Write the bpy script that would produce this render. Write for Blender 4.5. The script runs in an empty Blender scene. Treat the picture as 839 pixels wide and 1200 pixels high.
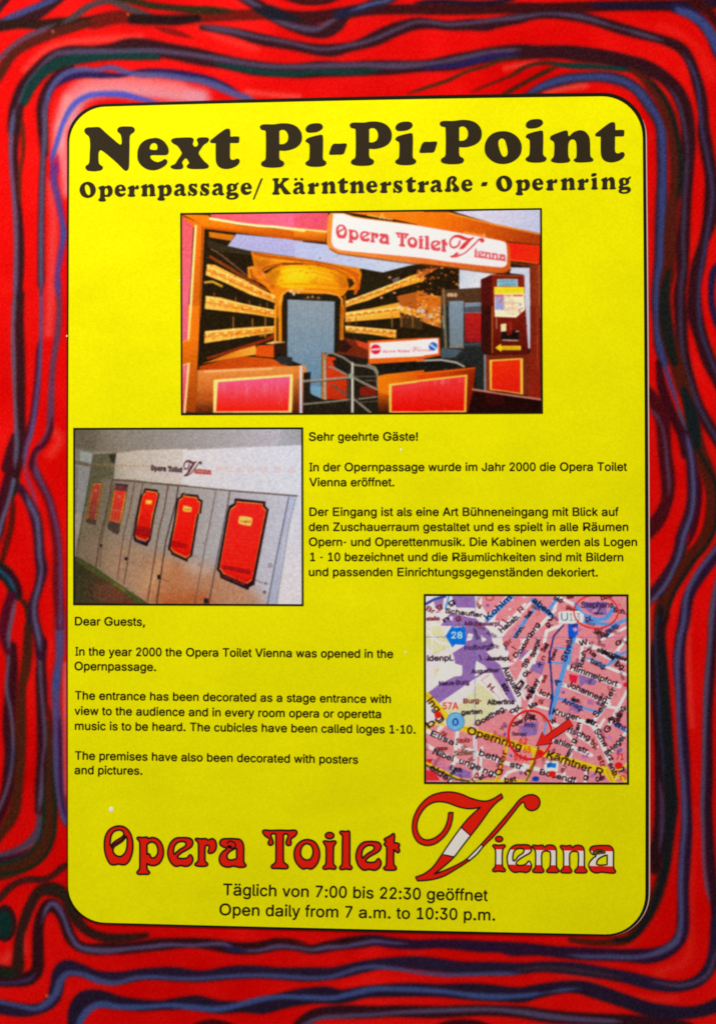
import bpy, math, random
import numpy as np
from mathutils import Vector, Euler
from mathutils.geometry import tessellate_polygon

# ---------------------------------------------------------------- camera, light, exposure
S = bpy.context.scene
COL = S.collection
CAM_LOC = Vector((0.13952, -1.7, -0.015285))
CAM_ROT = Euler((math.pi / 2 + 0.0099369, 0.00043087, 0.07800299), 'XYZ')
FOCAL = 1700.0                                  # focal length in photo pixels (photo 839 x 1200)
cam_d = bpy.data.cameras.new('camera')
cam = bpy.data.objects.new('camera', cam_d)
COL.objects.link(cam)
cam.location = CAM_LOC
cam.rotation_euler = CAM_ROT
cam_d.sensor_fit = 'VERTICAL'
cam_d.sensor_height = 24.0
cam_d.lens = 24.0 * FOCAL / 1200.0
cam_d.clip_start = 0.05
cam_d.clip_end = 100.0
S.camera = cam

W = bpy.data.worlds.new('World')
S.world = W
W.use_nodes = True
W.node_tree.nodes['Background'].inputs[0].default_value = (1.0, 0.94, 0.84, 1)
W.node_tree.nodes['Background'].inputs[1].default_value = 0.39

def area(name, loc, target, size, energy, col):
    d = bpy.data.lights.new(name, 'AREA')
    d.shape = 'RECTANGLE'
    d.size, d.size_y = size
    d.energy = energy
    d.color = col
    o = bpy.data.objects.new(name, d)
    COL.objects.link(o)
    o.location = loc
    o.rotation_euler = (Vector(target) - Vector(loc)).to_track_quat('-Z', 'Y').to_euler()
    return o
area('ceiling_lamp', (-0.75, -1.35, 1.75), (-0.1, 0, 0.15), (0.9, 0.35), 45.0, (1.0, 0.985, 0.94))

S.view_settings.view_transform = 'Standard'
S.view_settings.look = 'None'
S.view_settings.exposure = 0.0
S.view_settings.gamma = 1.0
S.cycles.filter_width = 1.75                     # the photograph is a little soft all over

# ---------------------------------------------------------------- helpers
RNG = np.random.default_rng(7)
random.seed(7)
ROTM = np.array(CAM_ROT.to_matrix())
ORIG = np.array(CAM_LOC)

def plane(px, py):
    """where a photo point lies on the wall plane (metres: x, z)"""
    px = np.asarray(px, float); py = np.asarray(py, float)
    d = np.stack([(px - 419.5) / FOCAL, -(py - 600.0) / FOCAL, -np.ones_like(px)], -1) @ ROTM.T
    t = -ORIG[1] / d[..., 1]
    return ORIG[0] + t * d[..., 0], ORIG[2] + t * d[..., 2]

def lin(c):
    c = np.asarray(c, float) / 255.0
    return np.where(c <= 0.04045, c / 12.92, ((c + 0.055) / 1.055) ** 2.4)

def tag(o, label=None, category=None, kind=None, group=None):
    if label: o['label'] = label
    if category: o['category'] = category
    if kind: o['kind'] = kind
    if group: o['group'] = group
    return o

def link(name, me, mat, parent=None):
    o = bpy.data.objects.new(name, me)
    COL.objects.link(o)
    if mat is not None:
        for m in (mat if isinstance(mat, (list, tuple)) else [mat]):
            me.materials.append(m)
    if parent is not None:
        o.parent = parent
        p = parent
        off = Vector((0, 0, 0))
        while p is not None:
            off += p.location
            p = p.parent
        n = len(me.vertices)
        co = np.empty(n * 3, np.float32)
        me.vertices.foreach_get('co', co)
        co = co.reshape(-1, 3) - np.array(off, np.float32)
        me.vertices.foreach_set('co', co.ravel())
        me.update()
    return o

def smooth(pts, n=4, closed=True):
    """smooth curve through the points; a third value 1 marks a sharp corner"""
    P = [np.array(p[:2], float) for p in pts]
    C = [len(p) > 2 and p[2] == 1 for p in pts]
    N = len(P)
    out = []
    for i in range(N if closed else N - 1):
        a, b = P[i], P[(i + 1) % N]
        L = np.linalg.norm(b - a) + 1e-9
        def tang(k):
            if C[k % N] or (not closed and k in (0, N - 1)):
                return (b - a)
            t = P[(k + 1) % N] - P[k - 1]
            return t / (np.linalg.norm(t) + 1e-9) * L
        m0, m1 = tang(i), tang((i + 1) % N if closed else i + 1)
        for j in range(n):
            t = j / n
            out.append((2*t**3 - 3*t*t + 1) * a + (t**3 - 2*t*t + t) * m0 + (-2*t**3 + 3*t*t) * b + (t**3 - t*t) * m1)
    if not closed:
        out.append(P[-1])
    return np.array(out)

class Flat:
    """collects flat printed shapes (photo points) into one mesh lying 'off' metres in front of the wall"""
    def __init__(self, off):
        self.off = off; self.v = []; self.f = []; self.m = []
    def fill(self, contours, mat=0):
        cs = [np.asarray(c, float) for c in contours]
        tri = tessellate_polygon([[Vector((p[0], -p[1], 0)) for p in c] for c in cs])
        base = len(self.v)
        allp = np.concatenate(cs)
        x, z = plane(allp[:, 0], allp[:, 1])
        self.v += [(a, -self.off, b) for a, b in zip(x, z)]
        for t in tri:
            p = [allp[k] for k in t]
            cr = (p[1][0]-p[0][0])*(p[2][1]-p[0][1]) - (p[1][1]-p[0][1])*(p[2][0]-p[0][0])
            t = tuple(t) if cr < 0 else tuple(reversed(t))
            self.f.append(tuple(base + k for k in t)); self.m.append(mat)
        return self
    def ribbon(self, pts, w, closed=True, mat=0, lift=0.0):
        P = np.asarray(pts, float)
        N = len(P)
        nx = np.roll(P, -1, 0); pv = np.roll(P, 1, 0)
        if not closed:
            nx[-1] = P[-1]; pv[0] = P[0]
        t = nx - pv
        t /= (np.linalg.norm(t, axis=1, keepdims=True) + 1e-9)
        nrm = np.stack([-t[:, 1], t[:, 0]], 1)
        a, b = P + nrm * w / 2, P - nrm * w / 2
        base = len(self.v)
        for q in (a, b):
            x, z = plane(q[:, 0], q[:, 1])
            self.v += [(i, -self.off - lift, k) for i, k in zip(x, z)]
        for i in range(N if closed else N - 1):
            j = (i + 1) % N
            self.f.append((base + i, base + j, base + N + j, base + N + i)); self.m.append(mat)
        return self
    def build(self, name, mat, parent=None):
        me = bpy.data.meshes.new(name)
        me.from_pydata(self.v, [], self.f)
        me.polygons.foreach_set('material_index', self.m)
        me.update()
        return link(name, me, mat, parent)

def slab(name, outline, y_back, y_front, mat, parent=None):
    """a sheet with real thickness from an outline in photo points"""
    P = np.asarray(outline, float)
    x, z = plane(P[:, 0], P[:, 1])
    N = len(P)
    v = [(a, -y_front, b) for a, b in zip(x, z)] + [(a, -y_back, b) for a, b in zip(x, z)]
    area2 = sum(x[i]*z[(i+1) % N] - x[(i+1) % N]*z[i] for i in range(N))
    fr = tuple(range(N)) if area2 > 0 else tuple(reversed(range(N)))
    f = [fr, tuple(N + k for k in reversed(fr))]
    for i in range(N):
        a, b = fr[i], fr[(i + 1) % N]
        f.append((a, N + a, N + b, b))
    me = bpy.data.meshes.new(name)
    me.from_pydata(v, [], f)
    me.update()
    return link(name, me, mat, parent)

# ---- lettering: plain sans-serif outlines (one line per character: char, advance, contours)
GLYPHS = {}
def load_glyphs(txt):
    for ln in txt.strip('\n').split('\n'):
        c, adv, rest = ln.split(' ', 2)
        cons = []
        for part in rest.split(';'):
            n = [int(k) for k in part.split()]
            cons.append(np.array(n, float).reshape(-1, 2))
        GLYPHS[c] = (int(adv), cons)
load_glyphs("""A 667 22 0 279 716 384 716 644 0 549 0 399 425 367 523 323 672 341 672 296 522 266 425 118 0;153 200 153 280 514 280 514 200
B 667 88 0 88 716 352 716 423 709 481 691 525 660 557 622 576 577 582 526 578 484 566 450 545 423 521 402 491 387 461 376 461 369 496 362 531 345 563 319 588 286 605 243 611 191 604 141 585 94 551 55 503 25 440 6 361 0;183 80 358 80 433 89 483 113 510 148 519 193 515 226 500 259 478 286 447 307 408 321 363 325 183 325;183 401 348 401 388 405 421 416 450 435 472 459 487 490 491 523 483 567 458 603 414 627 351 636 183 636
C 722 378 -10 318 -4 263 10 212 35 168 69 130 111 99 162 75 221 62 286 57 357 62 429 75 495 99 553 130 603 168 646 212 681 263 705 318 720 378 726 432 722 481 709 528 689 569 663 604 629 634 588 655 542 670 490 578 490 568 525 551 556 531 581 505 602 477 619 446 632 413 639 378 641 316 633 260 608 212 567 177 512 154 442 146 357 154 273 177 204 214 148 260 107 316 83 378 75 413 77 446 84 477 97 505 114 531 135 551 160 568 191 578 225 670 225 655 174 634 128 606 87 569 53 528 27 483 7 432 -6
D 722 315 0 138 0 138 80 309 80 391 89 457 114 509 155 545 210 566 279 574 359 566 439 545 508 509 561 460 602 395 627 318 636 134 636 134 716 323 716 392 710 453 696 507 672 574 620 622 550 645 494 658 430 664 359 658 288 645 224 622 167 591 117 552 76 505 44 449 20 385 4;180 716 180 0 86 0 86 716
E 667 96 0 96 716 593 716 593 636 199 636 199 402 566 402 566 322 199 322 199 80 598 80 598 0
F 611 89 0 89 716 550 716 550 636 186 636 186 391 516 391 516 311 186 311 186 0
G 778 402 -10 336 -4 277 10 223 35 176 69 136 111 103 163 79 221 64 286 60 357 64 429 79 495 103 553 136 603 175 646 223 681 275 705 333 720 396 726 455 722 508 709 559 688 603 660 641 626 671 585 695 540 709 491 610 491 597 523 579 553 558 578 532 601 504 618 471 630 435 639 396 641 332 633 274 608 224 568 187 512 163 442 154 357 163 273 187 204 226 148 275 107 335 83 402 75 462 80 516 100 559 131 592 173 613 225 621 284 649 280 423 280 423 360 715 360 715 281 704 198 674 128 627 70 564 27 487 0
H 722 84 0 84 716 175 716 175 407 548 407 548 716 638 716 638 0 548 0 548 326 175 326 175 0
I 278 29 0 29 80 109 80 109 636 29 636 29 716 249 716 249 636 169 636 169 80 249 80 249 0
J 500 233 -10 156 4 95 46 66 89 48 141 42 204 42 243 124 243 124 204 131 146 154 104 188 79 233 70 278 79 313 104 336 146 343 204 343 716 424 716 424 204 419 141 401 89 371 46 310 4
K 667 149 204 149 304 199 367 249 426 303 484 520 716 640 716 330 388 326 388;86 0 86 716 179 716 179 470 177 317 179 271 179 0;532 0 269 364 326 435 642 0
L 556 85 0 85 716 177 716 177 80 511 80 511 0
M 833 80 0 80 716 202 716 367 263 381 224 396 173 412 118 427 69 407 69 422 117 438 170 453 222 467 263 631 716 753 716 753 0 668 0 668 409 668 460 670 519 671 581 672 643 680 643 660 575 639 511 619 453 605 409 453 0 379 0 225 409 211 452 192 508 171 574 149 643 158 643 159 585 160 523 162 461 162 409 162 0
N 722 83 0 83 716 188 716 473 257 501 212 535 151 571 77 559 76 553 152 550 221 550 274 550 716 639 716 639 0 534 0 279 408 244 466 204 536 149 636 164 639 168 540 171 461 172 409 172 0
O 778 390 -10 328 -4 271 10 219 35 174 69 134 111 102 162 77 221 64 286 58 357 64 429 77 495 102 553 134 603 174 646 219 681 271 705 328 720 390 726 451 720 508 705 560 681 605 646 645 603 677 553 700 495 715 429 719 357 715 286 700 221 677 162 645 111 605 69 560 35 508 10 451 -4;390 75 452 83 509 107 559 148 595 203 620 273 627 357 620 442 595 513 559 568 509 609 452 633 390 641 325 633 268 609 220 568 182 512 159 442 150 357 159 273 182 203 220 148 268 107 325 83
P 667 90 0 90 716 353 716 434 708 498 685 549 650 585 605 606 550 614 490 606 428 585 373 549 328 498 291 434 269 353 262 164 262 164 340 350 340 404 346 446 360 477 383 500 414 513 449 516 490 513 529 500 565 477 595 446 618 402 632 348 636 188 636 188 0
R 722 96 0 96 716 380 716 466 709 536 688 590 654 627 609 651 556 658 495 651 435 627 381 590 338 536 305 465 286 380 279 154 279 154 359 376 359 433 363 479 376 513 395 537 422 550 456 555 495 550 535 537 570 513 598 479 619 433 632 375 636 201 636 201 0;568 0 370 322 487 322 688 0
S 667 335 -13 257 -6 191 13 136 44 96 84 69 135 57 193 155 193 164 155 184 124 212 100 248 83 290 73 335 69 384 73 427 84 465 104 491 129 509 160 517 196 511 226 496 252 472 271 442 288 366 312 275 336 191 366 128 407 90 459 78 523 87 581 112 630 152 670 206 701 269 719 339 726 411 719 472 701 524 670 563 632 588 584 599 532 503 532 487 580 451 615 399 637 336 646 290 641 249 630 217 612 193 588 176 560 172 529 178 495 196 470 221 449 252 433 317 412 394 392 466 371 502 354 536 335 566 309 590 279 605 241 609 196 602 139 577 90 538 48 482 15 415 -6
T 611 44 636 44 716 568 716 568 636 350 636 350 0 263 0 263 636
U 722 362 -11 283 -3 215 21 159 60 119 113 92 174 84 243 84 716 173 716 173 250 179 203 197 159 223 122 261 96 307 79 362 73 416 79 462 96 498 122 526 159 543 203 549 250 549 716 638 716 638 243 630 174 604 113 563 60 507 21 440 -3
V 667 284 0 22 716 117 716 267 290 299 193 345 44 327 44 371 194 403 290 549 716 644 716 387 0
W 944 213 0 22 716 113 716 224 276 241 204 257 132 271 56 260 56 275 132 290 204 308 276 421 716 523 716 636 276 652 204 669 132 684 56 671 56 686 132 702 204 719 276 829 716 922 716 729 0 626 0 506 454 483 550 462 668 481 668 461 556 437 454 316 0
Z 611 59 0 59 65 381 542 426 606 475 670 485 639 397 636 311 636 56 636 56 716 553 716 553 650 236 181 187 114 135 46 125 76 212 80 298 80 556 80 556 0
a 556 229 -12 180 -7 134 7 97 30 69 61 50 100 43 147 49 188 61 220 83 244 111 263 143 277 179 288 254 300 334 310 360 314 379 321 390 332 394 348 394 351 390 381 381 405 366 424 343 439 314 449 280 452 244 449 213 439 189 427 169 411 153 393 143 374 59 397 81 439 113 472 149 497 190 512 233 521 277 524 341 517 376 508 409 491 437 468 460 437 476 396 481 342 481 0 396 0 396 71 389 71 360 34 337 16 307 1 271 -8;243 61 289 67 326 81 354 101 376 127 389 157 394 188 394 259 370 248 330 240 286 233 250 229 191 217 167 205 147 190 136 169 131 143 134 119 146 98 163 83 186 71 213 64
b 556 300 -11 259 -7 225 6 200 24 181 44 155 83 147 83 147 0 69 0 69 716 149 716 149 449 155 449 179 487 199 506 224 525 258 536 300 540 359 532 410 508 452 467 485 412 504 345 511 266 504 187 485 118 453 63 410 23 359 -3;288 66 331 72 366 93 394 124 414 165 426 212 430 266 426 319 414 367 394 408 367 437 331 457 288 464 246 457 211 439 183 409 164 370 152 322 148 266 152 211 164 162 183 121 212 91 246 72
c 500 262 -11 201 -3 148 22 104 63 71 116 51 181 43 255 51 332 71 397 104 450 148 491 201 516 262 524 296 523 329 514 359 502 385 486 409 465 430 439 446 411 457 378 383 357 366 394 341 424 306 443 262 450 219 443 183 423 157 392 136 352 125 306 121 255 125 206 136 160 157 121 183 90 219 70 262 63 307 71 342 90 369 121 384 160 459 139 447 106 431 76 411 50 387 29 360 12 330 -1 297 -8
d 556 255 -11 198 -3 145 23 104 63 72 118 51 187 45 266 51 345 72 412 104 467 147 508 198 532 257 540 299 536 331 525 356 506 376 487 401 449 407 449 407 716 487 716 487 0 410 0 410 83 402 83 376 44 356 24 330 6 297 -7;269 66 309 72 345 91 372 121 392 162 405 211 409 266 405 322 393 370 372 409 345 439 311 457 269 464 225 457 190 437 162 408 141 367 130 319 126 266 130 212 143 165 162 124 190 93 225 72
e 556 292 -11 222 -3 161 22 113 63 77 116 55 180 47 255 54 330 76 396 112 449 158 490 216 516 282 524 325 521 366 510 405 493 439 465 469 430 491 385 507 330 511 265 511 231 103 231 103 302 465 302 427 276 423 323 410 367 390 401 362 428 326 445 282 450 238 445 201 427 172 401 150 368 136 329 132 288 132 243 138 190 151 145 176 109 208 83 246 68 292 63 322 65 350 72 373 83 392 100 409 120 421 143 502 124 486 86 461 53 428 26 390 5 343 -7
f 278 250 533 250 460 7 460 7 533;89 0 89 608 92 648 105 684 124 710 148 730 176 741 205 746 243 741 266 733 249 658 236 664 214 667 187 661 169 647 159 623 156 589 156 0
g 556 271 -212 220 -208 175 -197 137 -179 107 -155 84 -128 67 -97 132 -58 160 -93 178 -110 201 -124 233 -134 271 -136 326 -129 369 -106 398 -66 407 -8 407 96 400 96 375 58 356 39 330 23 297 11 255 7 199 14 148 38 105 75 72 127 51 191 44 269 51 346 72 412 105 467 147 508 199 532 256 540 298 537 331 525 357 506 377 487 403 449 409 449 409 533 487 533 487 -13 480 -76 458 -127 424 -165 381 -191 328 -207;268 83 310 89 345 106 373 134 392 170 404 217 408 271 404 325 392 371 373 409 345 439 310 457 268 464 225 457 190 439 162 408 143 369 129 322 126 271 129 218 143 173 162 135 190 107 225 89
h 556 155 319 155 0 72 0 72 716 155 716 155 404 138 404 168 467 206 509 254 533 308 540 358 535 400 519 435 491 462 452 479 401 484 338 484 0 401 0 401 331 393 387 370 428 334 454 285 463 249 459 218 446 191 426 171 398 159 362
i 222 71 0 71 533 152 533 152 0;112 623 89 627 72 640 59 658 55 679 59 702 72 720 89 733 112 737 133 733 152 720 164 702 168 679 164 658 152 640 133 627
j 222 71 533 152 533 152 -42 148 -89 136 -127 115 -159 87 -181 49 -196 5 -201 -13 -201 -13 -122 3 -122 33 -117 53 -101 67 -76 71 -41;111 623 89 627 71 640 59 658 55 679 59 702 71 720 89 733 111 737 133 733 152 720 164 702 168 679 164 658 152 640 133 627
k 500 144 193 144 298 159 298 373 533 473 533 242 280 232 280;70 0 70 716 150 716 150 0;386 0 194 262 251 322 489 0
l 222 163 -3 119 4 87 28 68 66 62 118 62 716 134 716 134 139 135 108 141 87 153 76 171 73 188 75 200 76 212 4 190 -1
m 833 72 0 72 517 153 517 153 403 148 403 161 441 180 472 206 495 235 513 266 524 299 527 351 519 392 493 422 452 439 403 426 403 440 438 460 468 488 493 520 512 556 523 597 527 639 523 679 508 713 483 739 448 755 404 761 348 761 0 678 0 678 347 669 394 646 427 611 445 572 450 540 448 511 437 489 419 471 396 462 368 458 337 458 0 374 0 374 355 367 393 346 424 313 445 272 450 243 448 216 437 191 419 172 394 160 363 156 325 156 0
n 556 155 310 155 0 72 0 72 517 152 517 152 392 138 392 168 453 206 494 254 517 308 524 358 519 400 503 436 476 463 438 479 389 484 327 484 0 402 0 402 321 394 375 370 415 334 441 285 449 250 445 218 433 191 413 171 386 159 351
o 556 277 -11 213 -3 157 22 110 63 75 116 54 181 46 255 54 332 75 397 110 450 157 491 213 516 277 524 343 516 400 491 446 450 481 397 504 332 510 255 504 181 481 116 446 63 400 22 343 -3;277 63 324 70 362 90 391 121 411 160 423 206 427 255 423 306 411 352 391 392 362 423 324 443 277 450 232 443 194 423 166 392 145 352 133 306 129 255 133 206 145 160 166 121 194 90 232 70
p 556 69 -201 69 533 147 533 147 449 155 449 179 487 199 506 224 525 258 536 300 540 359 532 410 508 452 467 485 412 504 345 511 266 504 187 485 118 453 63 410 23 359 -3 300 -11 259 -7 227 6 200 24 181 44 155 83 149 83 149 -201;288 66 331 72 366 93 394 124 414 165 426 212 430 266 426 319 414 367 394 408 367 437 331 457 288 464 246 457 211 439 183 409 164 370 152 322 148 266 152 211 164 162 183 121 212 91 246 72
r 333 68 0 68 517 144 517 144 438 148 438 167 473 195 501 233 519 274 525 294 524 312 524 312 439 296 442 266 445 234 441 204 430 180 411 162 388 150 357 146 323 146 0
s 500 249 -11 199 -7 153 4 115 25 85 52 62 86 49 128 129 146 144 108 170 82 205 67 248 61 297 68 334 85 359 111 367 141 363 165 348 186 325 201 290 211 204 232 142 254 99 284 73 323 64 374 70 416 89 453 119 483 158 505 204 520 256 524 306 520 348 508 382 488 410 463 430 431 444 396 367 378 353 407 333 431 300 448 256 454 214 449 179 433 156 408 149 378 153 352 170 332 197 317 236 304 314 285 377 265 419 233 445 194 453 146 447 102 427 64 397 33 356 8 306 -7
t 278 249 533 249 460 7 460 7 533;79 663 154 663 154 138 156 107 166 86 183 75 208 70 226 72 247 76 260 3 235 -4 205 -6 153 3 112 30 88 73 79 131
u 556 247 -7 198 -1 156 15 121 42 94 81 77 130 72 190 72 517 155 517 155 196 161 143 186 102 222 76 271 68 306 72 338 85 363 105 384 132 397 166 401 209 401 517 484 517 484 0 404 0 404 126 416 126 388 64 348 23 301 0
v 500 209 0 22 517 108 517 212 211 240 119 265 29 236 29 261 119 288 211 392 517 477 517 290 0
w 722 176 0 29 517 111 517 169 292 196 187 223 56 210 56 237 184 262 292 321 517 402 517 461 292 486 186 512 56 498 56 526 184 553 292 611 517 694 517 546 0 469 0 406 235 388 307 370 382 353 461 370 461 353 382 335 307 316 235 253 0
y 500 60 -196 78 -121 91 -122 113 -127 134 -125 152 -118 167 -104 181 -82 194 -51 209 -1 22 533 108 533 212 218 240 122 265 30 236 30 259 122 288 218 392 533 477 533 262 -82 245 -120 227 -151 204 -174 179 -191 150 -201 117 -204 84 -201
z 500 55 0 55 63 334 437 334 441 63 441 63 517 438 517 438 452 166 82 166 76 446 76 446 0
ä 556 229 -13 180 -7 134 7 97 31 69 63 50 103 43 152 49 194 61 226 83 252 111 271 143 286 179 297 254 309 334 319 360 324 379 331 390 342 394 359 394 362 390 392 381 418 366 437 343 453 314 463 280 466 244 463 213 453 189 440 169 423 153 405 143 385 59 409 81 453 113 487 149 512 190 528 233 537 277 540 341 533 376 523 409 506 437 482 460 450 476 408 481 353 481 0 396 0 396 73 389 73 360 35 337 17 307 1 271 -8;243 63 289 69 326 83 354 104 376 131 389 162 394 194 394 267 370 256 330 248 286 241 250 236 191 224 167 211 147 196 136 174 131 148 134 122 146 101 163 86 186 73 213 66;373 623 351 627 333 640 320 658 316 679 320 702 333 720 351 731 373 736 396 731 414 720 427 702 430 679 427 658 414 640 396 627;167 623 146 627 127 640 114 658 110 679 114 702 127 720 146 731 167 736 190 731 209 720 221 702 226 679 221 658 209 640 190 627
ö 556 277 -11 213 -3 157 23 110 65 75 120 54 187 46 263 54 342 75 409 110 464 157 506 213 532 277 540 343 532 400 506 446 464 481 409 504 342 510 263 504 187 481 120 446 65 400 23 343 -3;277 65 324 72 362 93 391 125 411 165 423 212 427 263 423 315 411 363 391 404 362 436 324 457 277 464 232 457 194 436 166 404 145 363 133 315 129 263 133 212 145 165 166 125 194 93 232 72;374 623 354 627 336 640 324 658 320 679 324 702 336 720 354 731 374 736 395 731 412 720 425 702 429 679 425 658 412 640 395 627;182 623 161 627 143 640 131 658 127 679 131 702 143 720 161 731 182 736 202 731 220 720 232 702 236 679 232 658 220 640 202 627
ü 556 247 -7 198 -1 156 15 121 44 94 83 77 134 72 196 72 533 155 533 155 203 161 148 186 106 222 79 271 70 306 75 338 87 363 108 384 136 397 172 401 215 401 533 484 533 484 0 404 0 404 129 416 129 388 66 348 24 301 0;376 623 354 627 336 640 324 658 320 679 324 702 336 720 354 731 376 736 396 731 414 720 426 702 430 679 426 658 414 640 396 627;180 623 160 627 141 640 130 658 126 679 130 702 141 720 160 731 180 736 202 731 220 720 231 702 235 679 231 658 220 640 202 627
ß 611 169 509 169 0 83 0 83 509 89 575 107 629 137 671 198 712 273 726 317 720 360 708 400 684 432 651 453 608 460 553 457 520 450 494 428 453 404 421 397 404 394 383 399 360 411 339 453 302 501 264 523 241 541 214 554 181 558 141 552 97 534 59 507 30 471 8 425 -6 372 -10 328 -7 287 1 252 14 227 28 259 104 300 82 329 73 367 70 411 75 444 90 466 114 473 146 469 173 457 196 415 235 365 273 343 294 325 319 313 347 309 383 310 409 318 430 342 463 365 497 374 518 376 546 368 591 346 622 313 640 273 646 227 637 195 612 176 570
0 556 279 -10 214 1 160 34 117 87 85 159 70 218 61 284 59 357 61 430 70 497 85 556 117 629 160 681 214 715 279 726 342 715 396 681 439 629 471 556 486 497 495 430 497 357 495 284 486 218 471 159 441 87 396 34 342 1;279 70 320 79 356 104 384 145 405 203 417 273 422 357 417 442 405 513 384 570 356 612 320 637 279 647 236 637 200 612 172 570 151 513 139 442 134 357 139 273 151 203 172 145 200 104 236 79
1 556 93 0 93 77 480 77 480 0;339 716 339 0 260 0 260 630 256 630 106 504 106 601 243 716
2 556 79 0 79 66 287 322 346 397 367 429 382 460 390 490 393 522 389 558 378 589 360 613 335 632 307 643 275 647 241 643 211 629 188 609 171 581 160 549 156 509 81 509 87 570 106 622 136 665 175 698 223 719 276 726 329 719 376 699 414 667 443 626 461 578 468 523 464 485 455 447 438 408 412 364 328 253 188 84 188 80 477 80 477 0
3 556 268 -10 212 -4 163 14 120 42 86 80 64 128 54 186 134 186 141 151 155 122 177 100 202 83 234 73 269 70 304 75 337 86 364 104 387 131 399 163 404 204 400 242 388 276 367 305 337 329 297 343 247 349 193 349 193 421 353 630 353 636 86 636 86 716 457 716 457 648 259 391 259 407 324 405 378 388 422 356 455 312 475 262 482 204 475 145 454 93 422 51 379 17 326 -3
4 556 49 148 49 222 303 716 382 716 134 234 134 229 507 229 507 148;346 0 346 170 346 205 346 447 421 447 421 0
5 556 271 -10 218 -3 172 15 133 45 102 84 81 131 74 183 150 183 156 152 169 125 189 103 212 84 241 73 271 70 307 75 339 90 366 115 385 146 398 184 403 228 398 271 385 311 364 343 337 369 304 384 268 390 236 387 205 377 178 363 157 346 82 356 118 716 449 716 449 636 185 636 164 423 167 423 190 443 218 457 249 466 281 470 323 464 361 452 394 430 423 401 447 366 465 325 476 280 480 229 472 165 453 107 421 58 379 21 329 -1
6 556 277 -10 223 -1 174 21 134 56 103 104 85 162 79 228 83 280 98 336 125 401 168 478 309 716 395 716 185 367 178 367 189 387 202 405 220 421 241 432 263 439 288 442 341 435 388 415 425 381 454 338 471 283 477 221 471 158 452 103 421 55 380 20 333 -3;277 68 312 73 342 89 367 111 385 142 398 180 401 221 398 263 385 300 367 331 342 353 312 369 277 373 243 369 214 354 188 331 169 301 157 264 153 222 157 180 169 143 188 111 214 89 243 73
7 556 119 0 396 630 396 636 76 636 76 716 480 716 480 632 202 0
8 556 277 -10 218 -3 167 15 124 46 91 87 70 135 64 190 67 234 80 274 99 309 124 339 153 360 188 373 188 376 146 397 114 433 93 481 86 535 92 587 110 633 140 671 179 701 226 719 277 726 330 719 376 701 414 671 443 633 463 587 469 535 461 481 441 433 409 397 368 376 368 373 401 360 431 339 457 309 475 274 487 234 492 190 485 135 464 87 432 46 389 15 337 -3;277 69 317 73 350 84 377 104 396 128 409 159 414 196 409 232 395 266 374 293 347 314 314 326 277 331 241 326 207 314 180 293 160 266 146 232 141 196 146 159 158 128 178 104 205 84 239 73;277 408 309 411 336 422 360 440 377 464 388 494 391 529 388 561 378 591 361 615 337 632 309 643 277 647 245 643 217 632 195 615 178 591 167 561 163 529 167 494 178 464 195 440 218 422 247 411
9 556 277 726 333 717 380 695 421 658 452 610 471 553 477 488 472 435 458 380 430 315 387 236 245 0 160 0 369 349 377 349 367 329 352 311 335 295 315 284 292 276 268 274 215 280 168 301 130 333 102 378 83 432 79 495 85 558 104 613 135 660 175 695 223 717;277 647 244 643 214 627 189 603 169 573 158 536 153 495 158 453 169 415 189 385 214 362 244 347 277 342 312 347 342 362 367 384 385 415 398 452 401 492 398 536 385 573 367 603 342 627 312 643
. 278 141 -6 115 -1 93 13 78 34 74 58 78 83 93 103 115 117 141 122 167 117 190 103 204 83 209 58 204 34 190 13 167 -1
, 278 56 -167 101 100 203 100 124 -167
! 278 95 225 89 716 187 716 182 225;139 -6 115 -1 94 13 79 34 74 58 79 82 94 103 115 117 139 121 165 117 184 103 199 82 203 58 199 34 184 13 165 -1
: 278 141 -6 115 -1 93 13 78 34 74 58 78 83 93 103 115 117 141 122 167 117 190 103 204 83 209 58 204 34 190 13 167 -1;141 381 115 385 93 399 78 421 74 445 78 470 93 491 115 505 141 509 167 505 190 491 204 470 209 445 204 421 190 399 167 385
- 333 248 343 248 264 84 264 84 343""")

def lay_text(s, p0, p1, cap):
    """contours (photo points) of a line of text running from p0 to p1 along its baseline"""
    pen = 0.0; items = []
    for ch in s:
        if ch == ' ':
            pen += 278; continue
        adv, cons = GLYPHS[ch]
        items.append((pen, cons)); pen += adv
    x0 = items[0][0] + min(c[:, 0].min() for c in items[0][1])
    x1 = items[-1][0] + max(c[:, 0].max() for c in items[-1][1])
    p0 = np.array(p0, float); p1 = np.array(p1, float)
    d = (p1 - p0); L = np.linalg.norm(d); d /= L
    n = np.array([d[1], -d[0]])
    k = L / (x1 - x0); ky = cap / 716.0
    return [[p0 + ((c[:, 0:1] + pn - x0) * k) * d + (c[:, 1:2] * ky) * n for c in cons] for pn, cons in items]

def split_outlines(cons):
    """outlines of one character as groups: an outer outline with the holes inside it"""
    ar = [0.5 * float(np.sum(c[:, 0] * np.roll(c[:, 1], -1) - np.roll(c[:, 0], -1) * c[:, 1])) for c in cons]
    big = max(ar, key=abs)
    outer = [k for k in range(len(cons)) if ar[k] * big > 0]
    groups = {k: [cons[k]] for k in outer}
    for k in range(len(cons)):
        if k in groups: continue
        c = cons[k].mean(0)
        for m in outer:
            if (c > cons[m].min(0)).all() and (c < cons[m].max(0)).all():
                groups[m].append(cons[k]); break
    return [groups[k] for k in outer]

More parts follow.
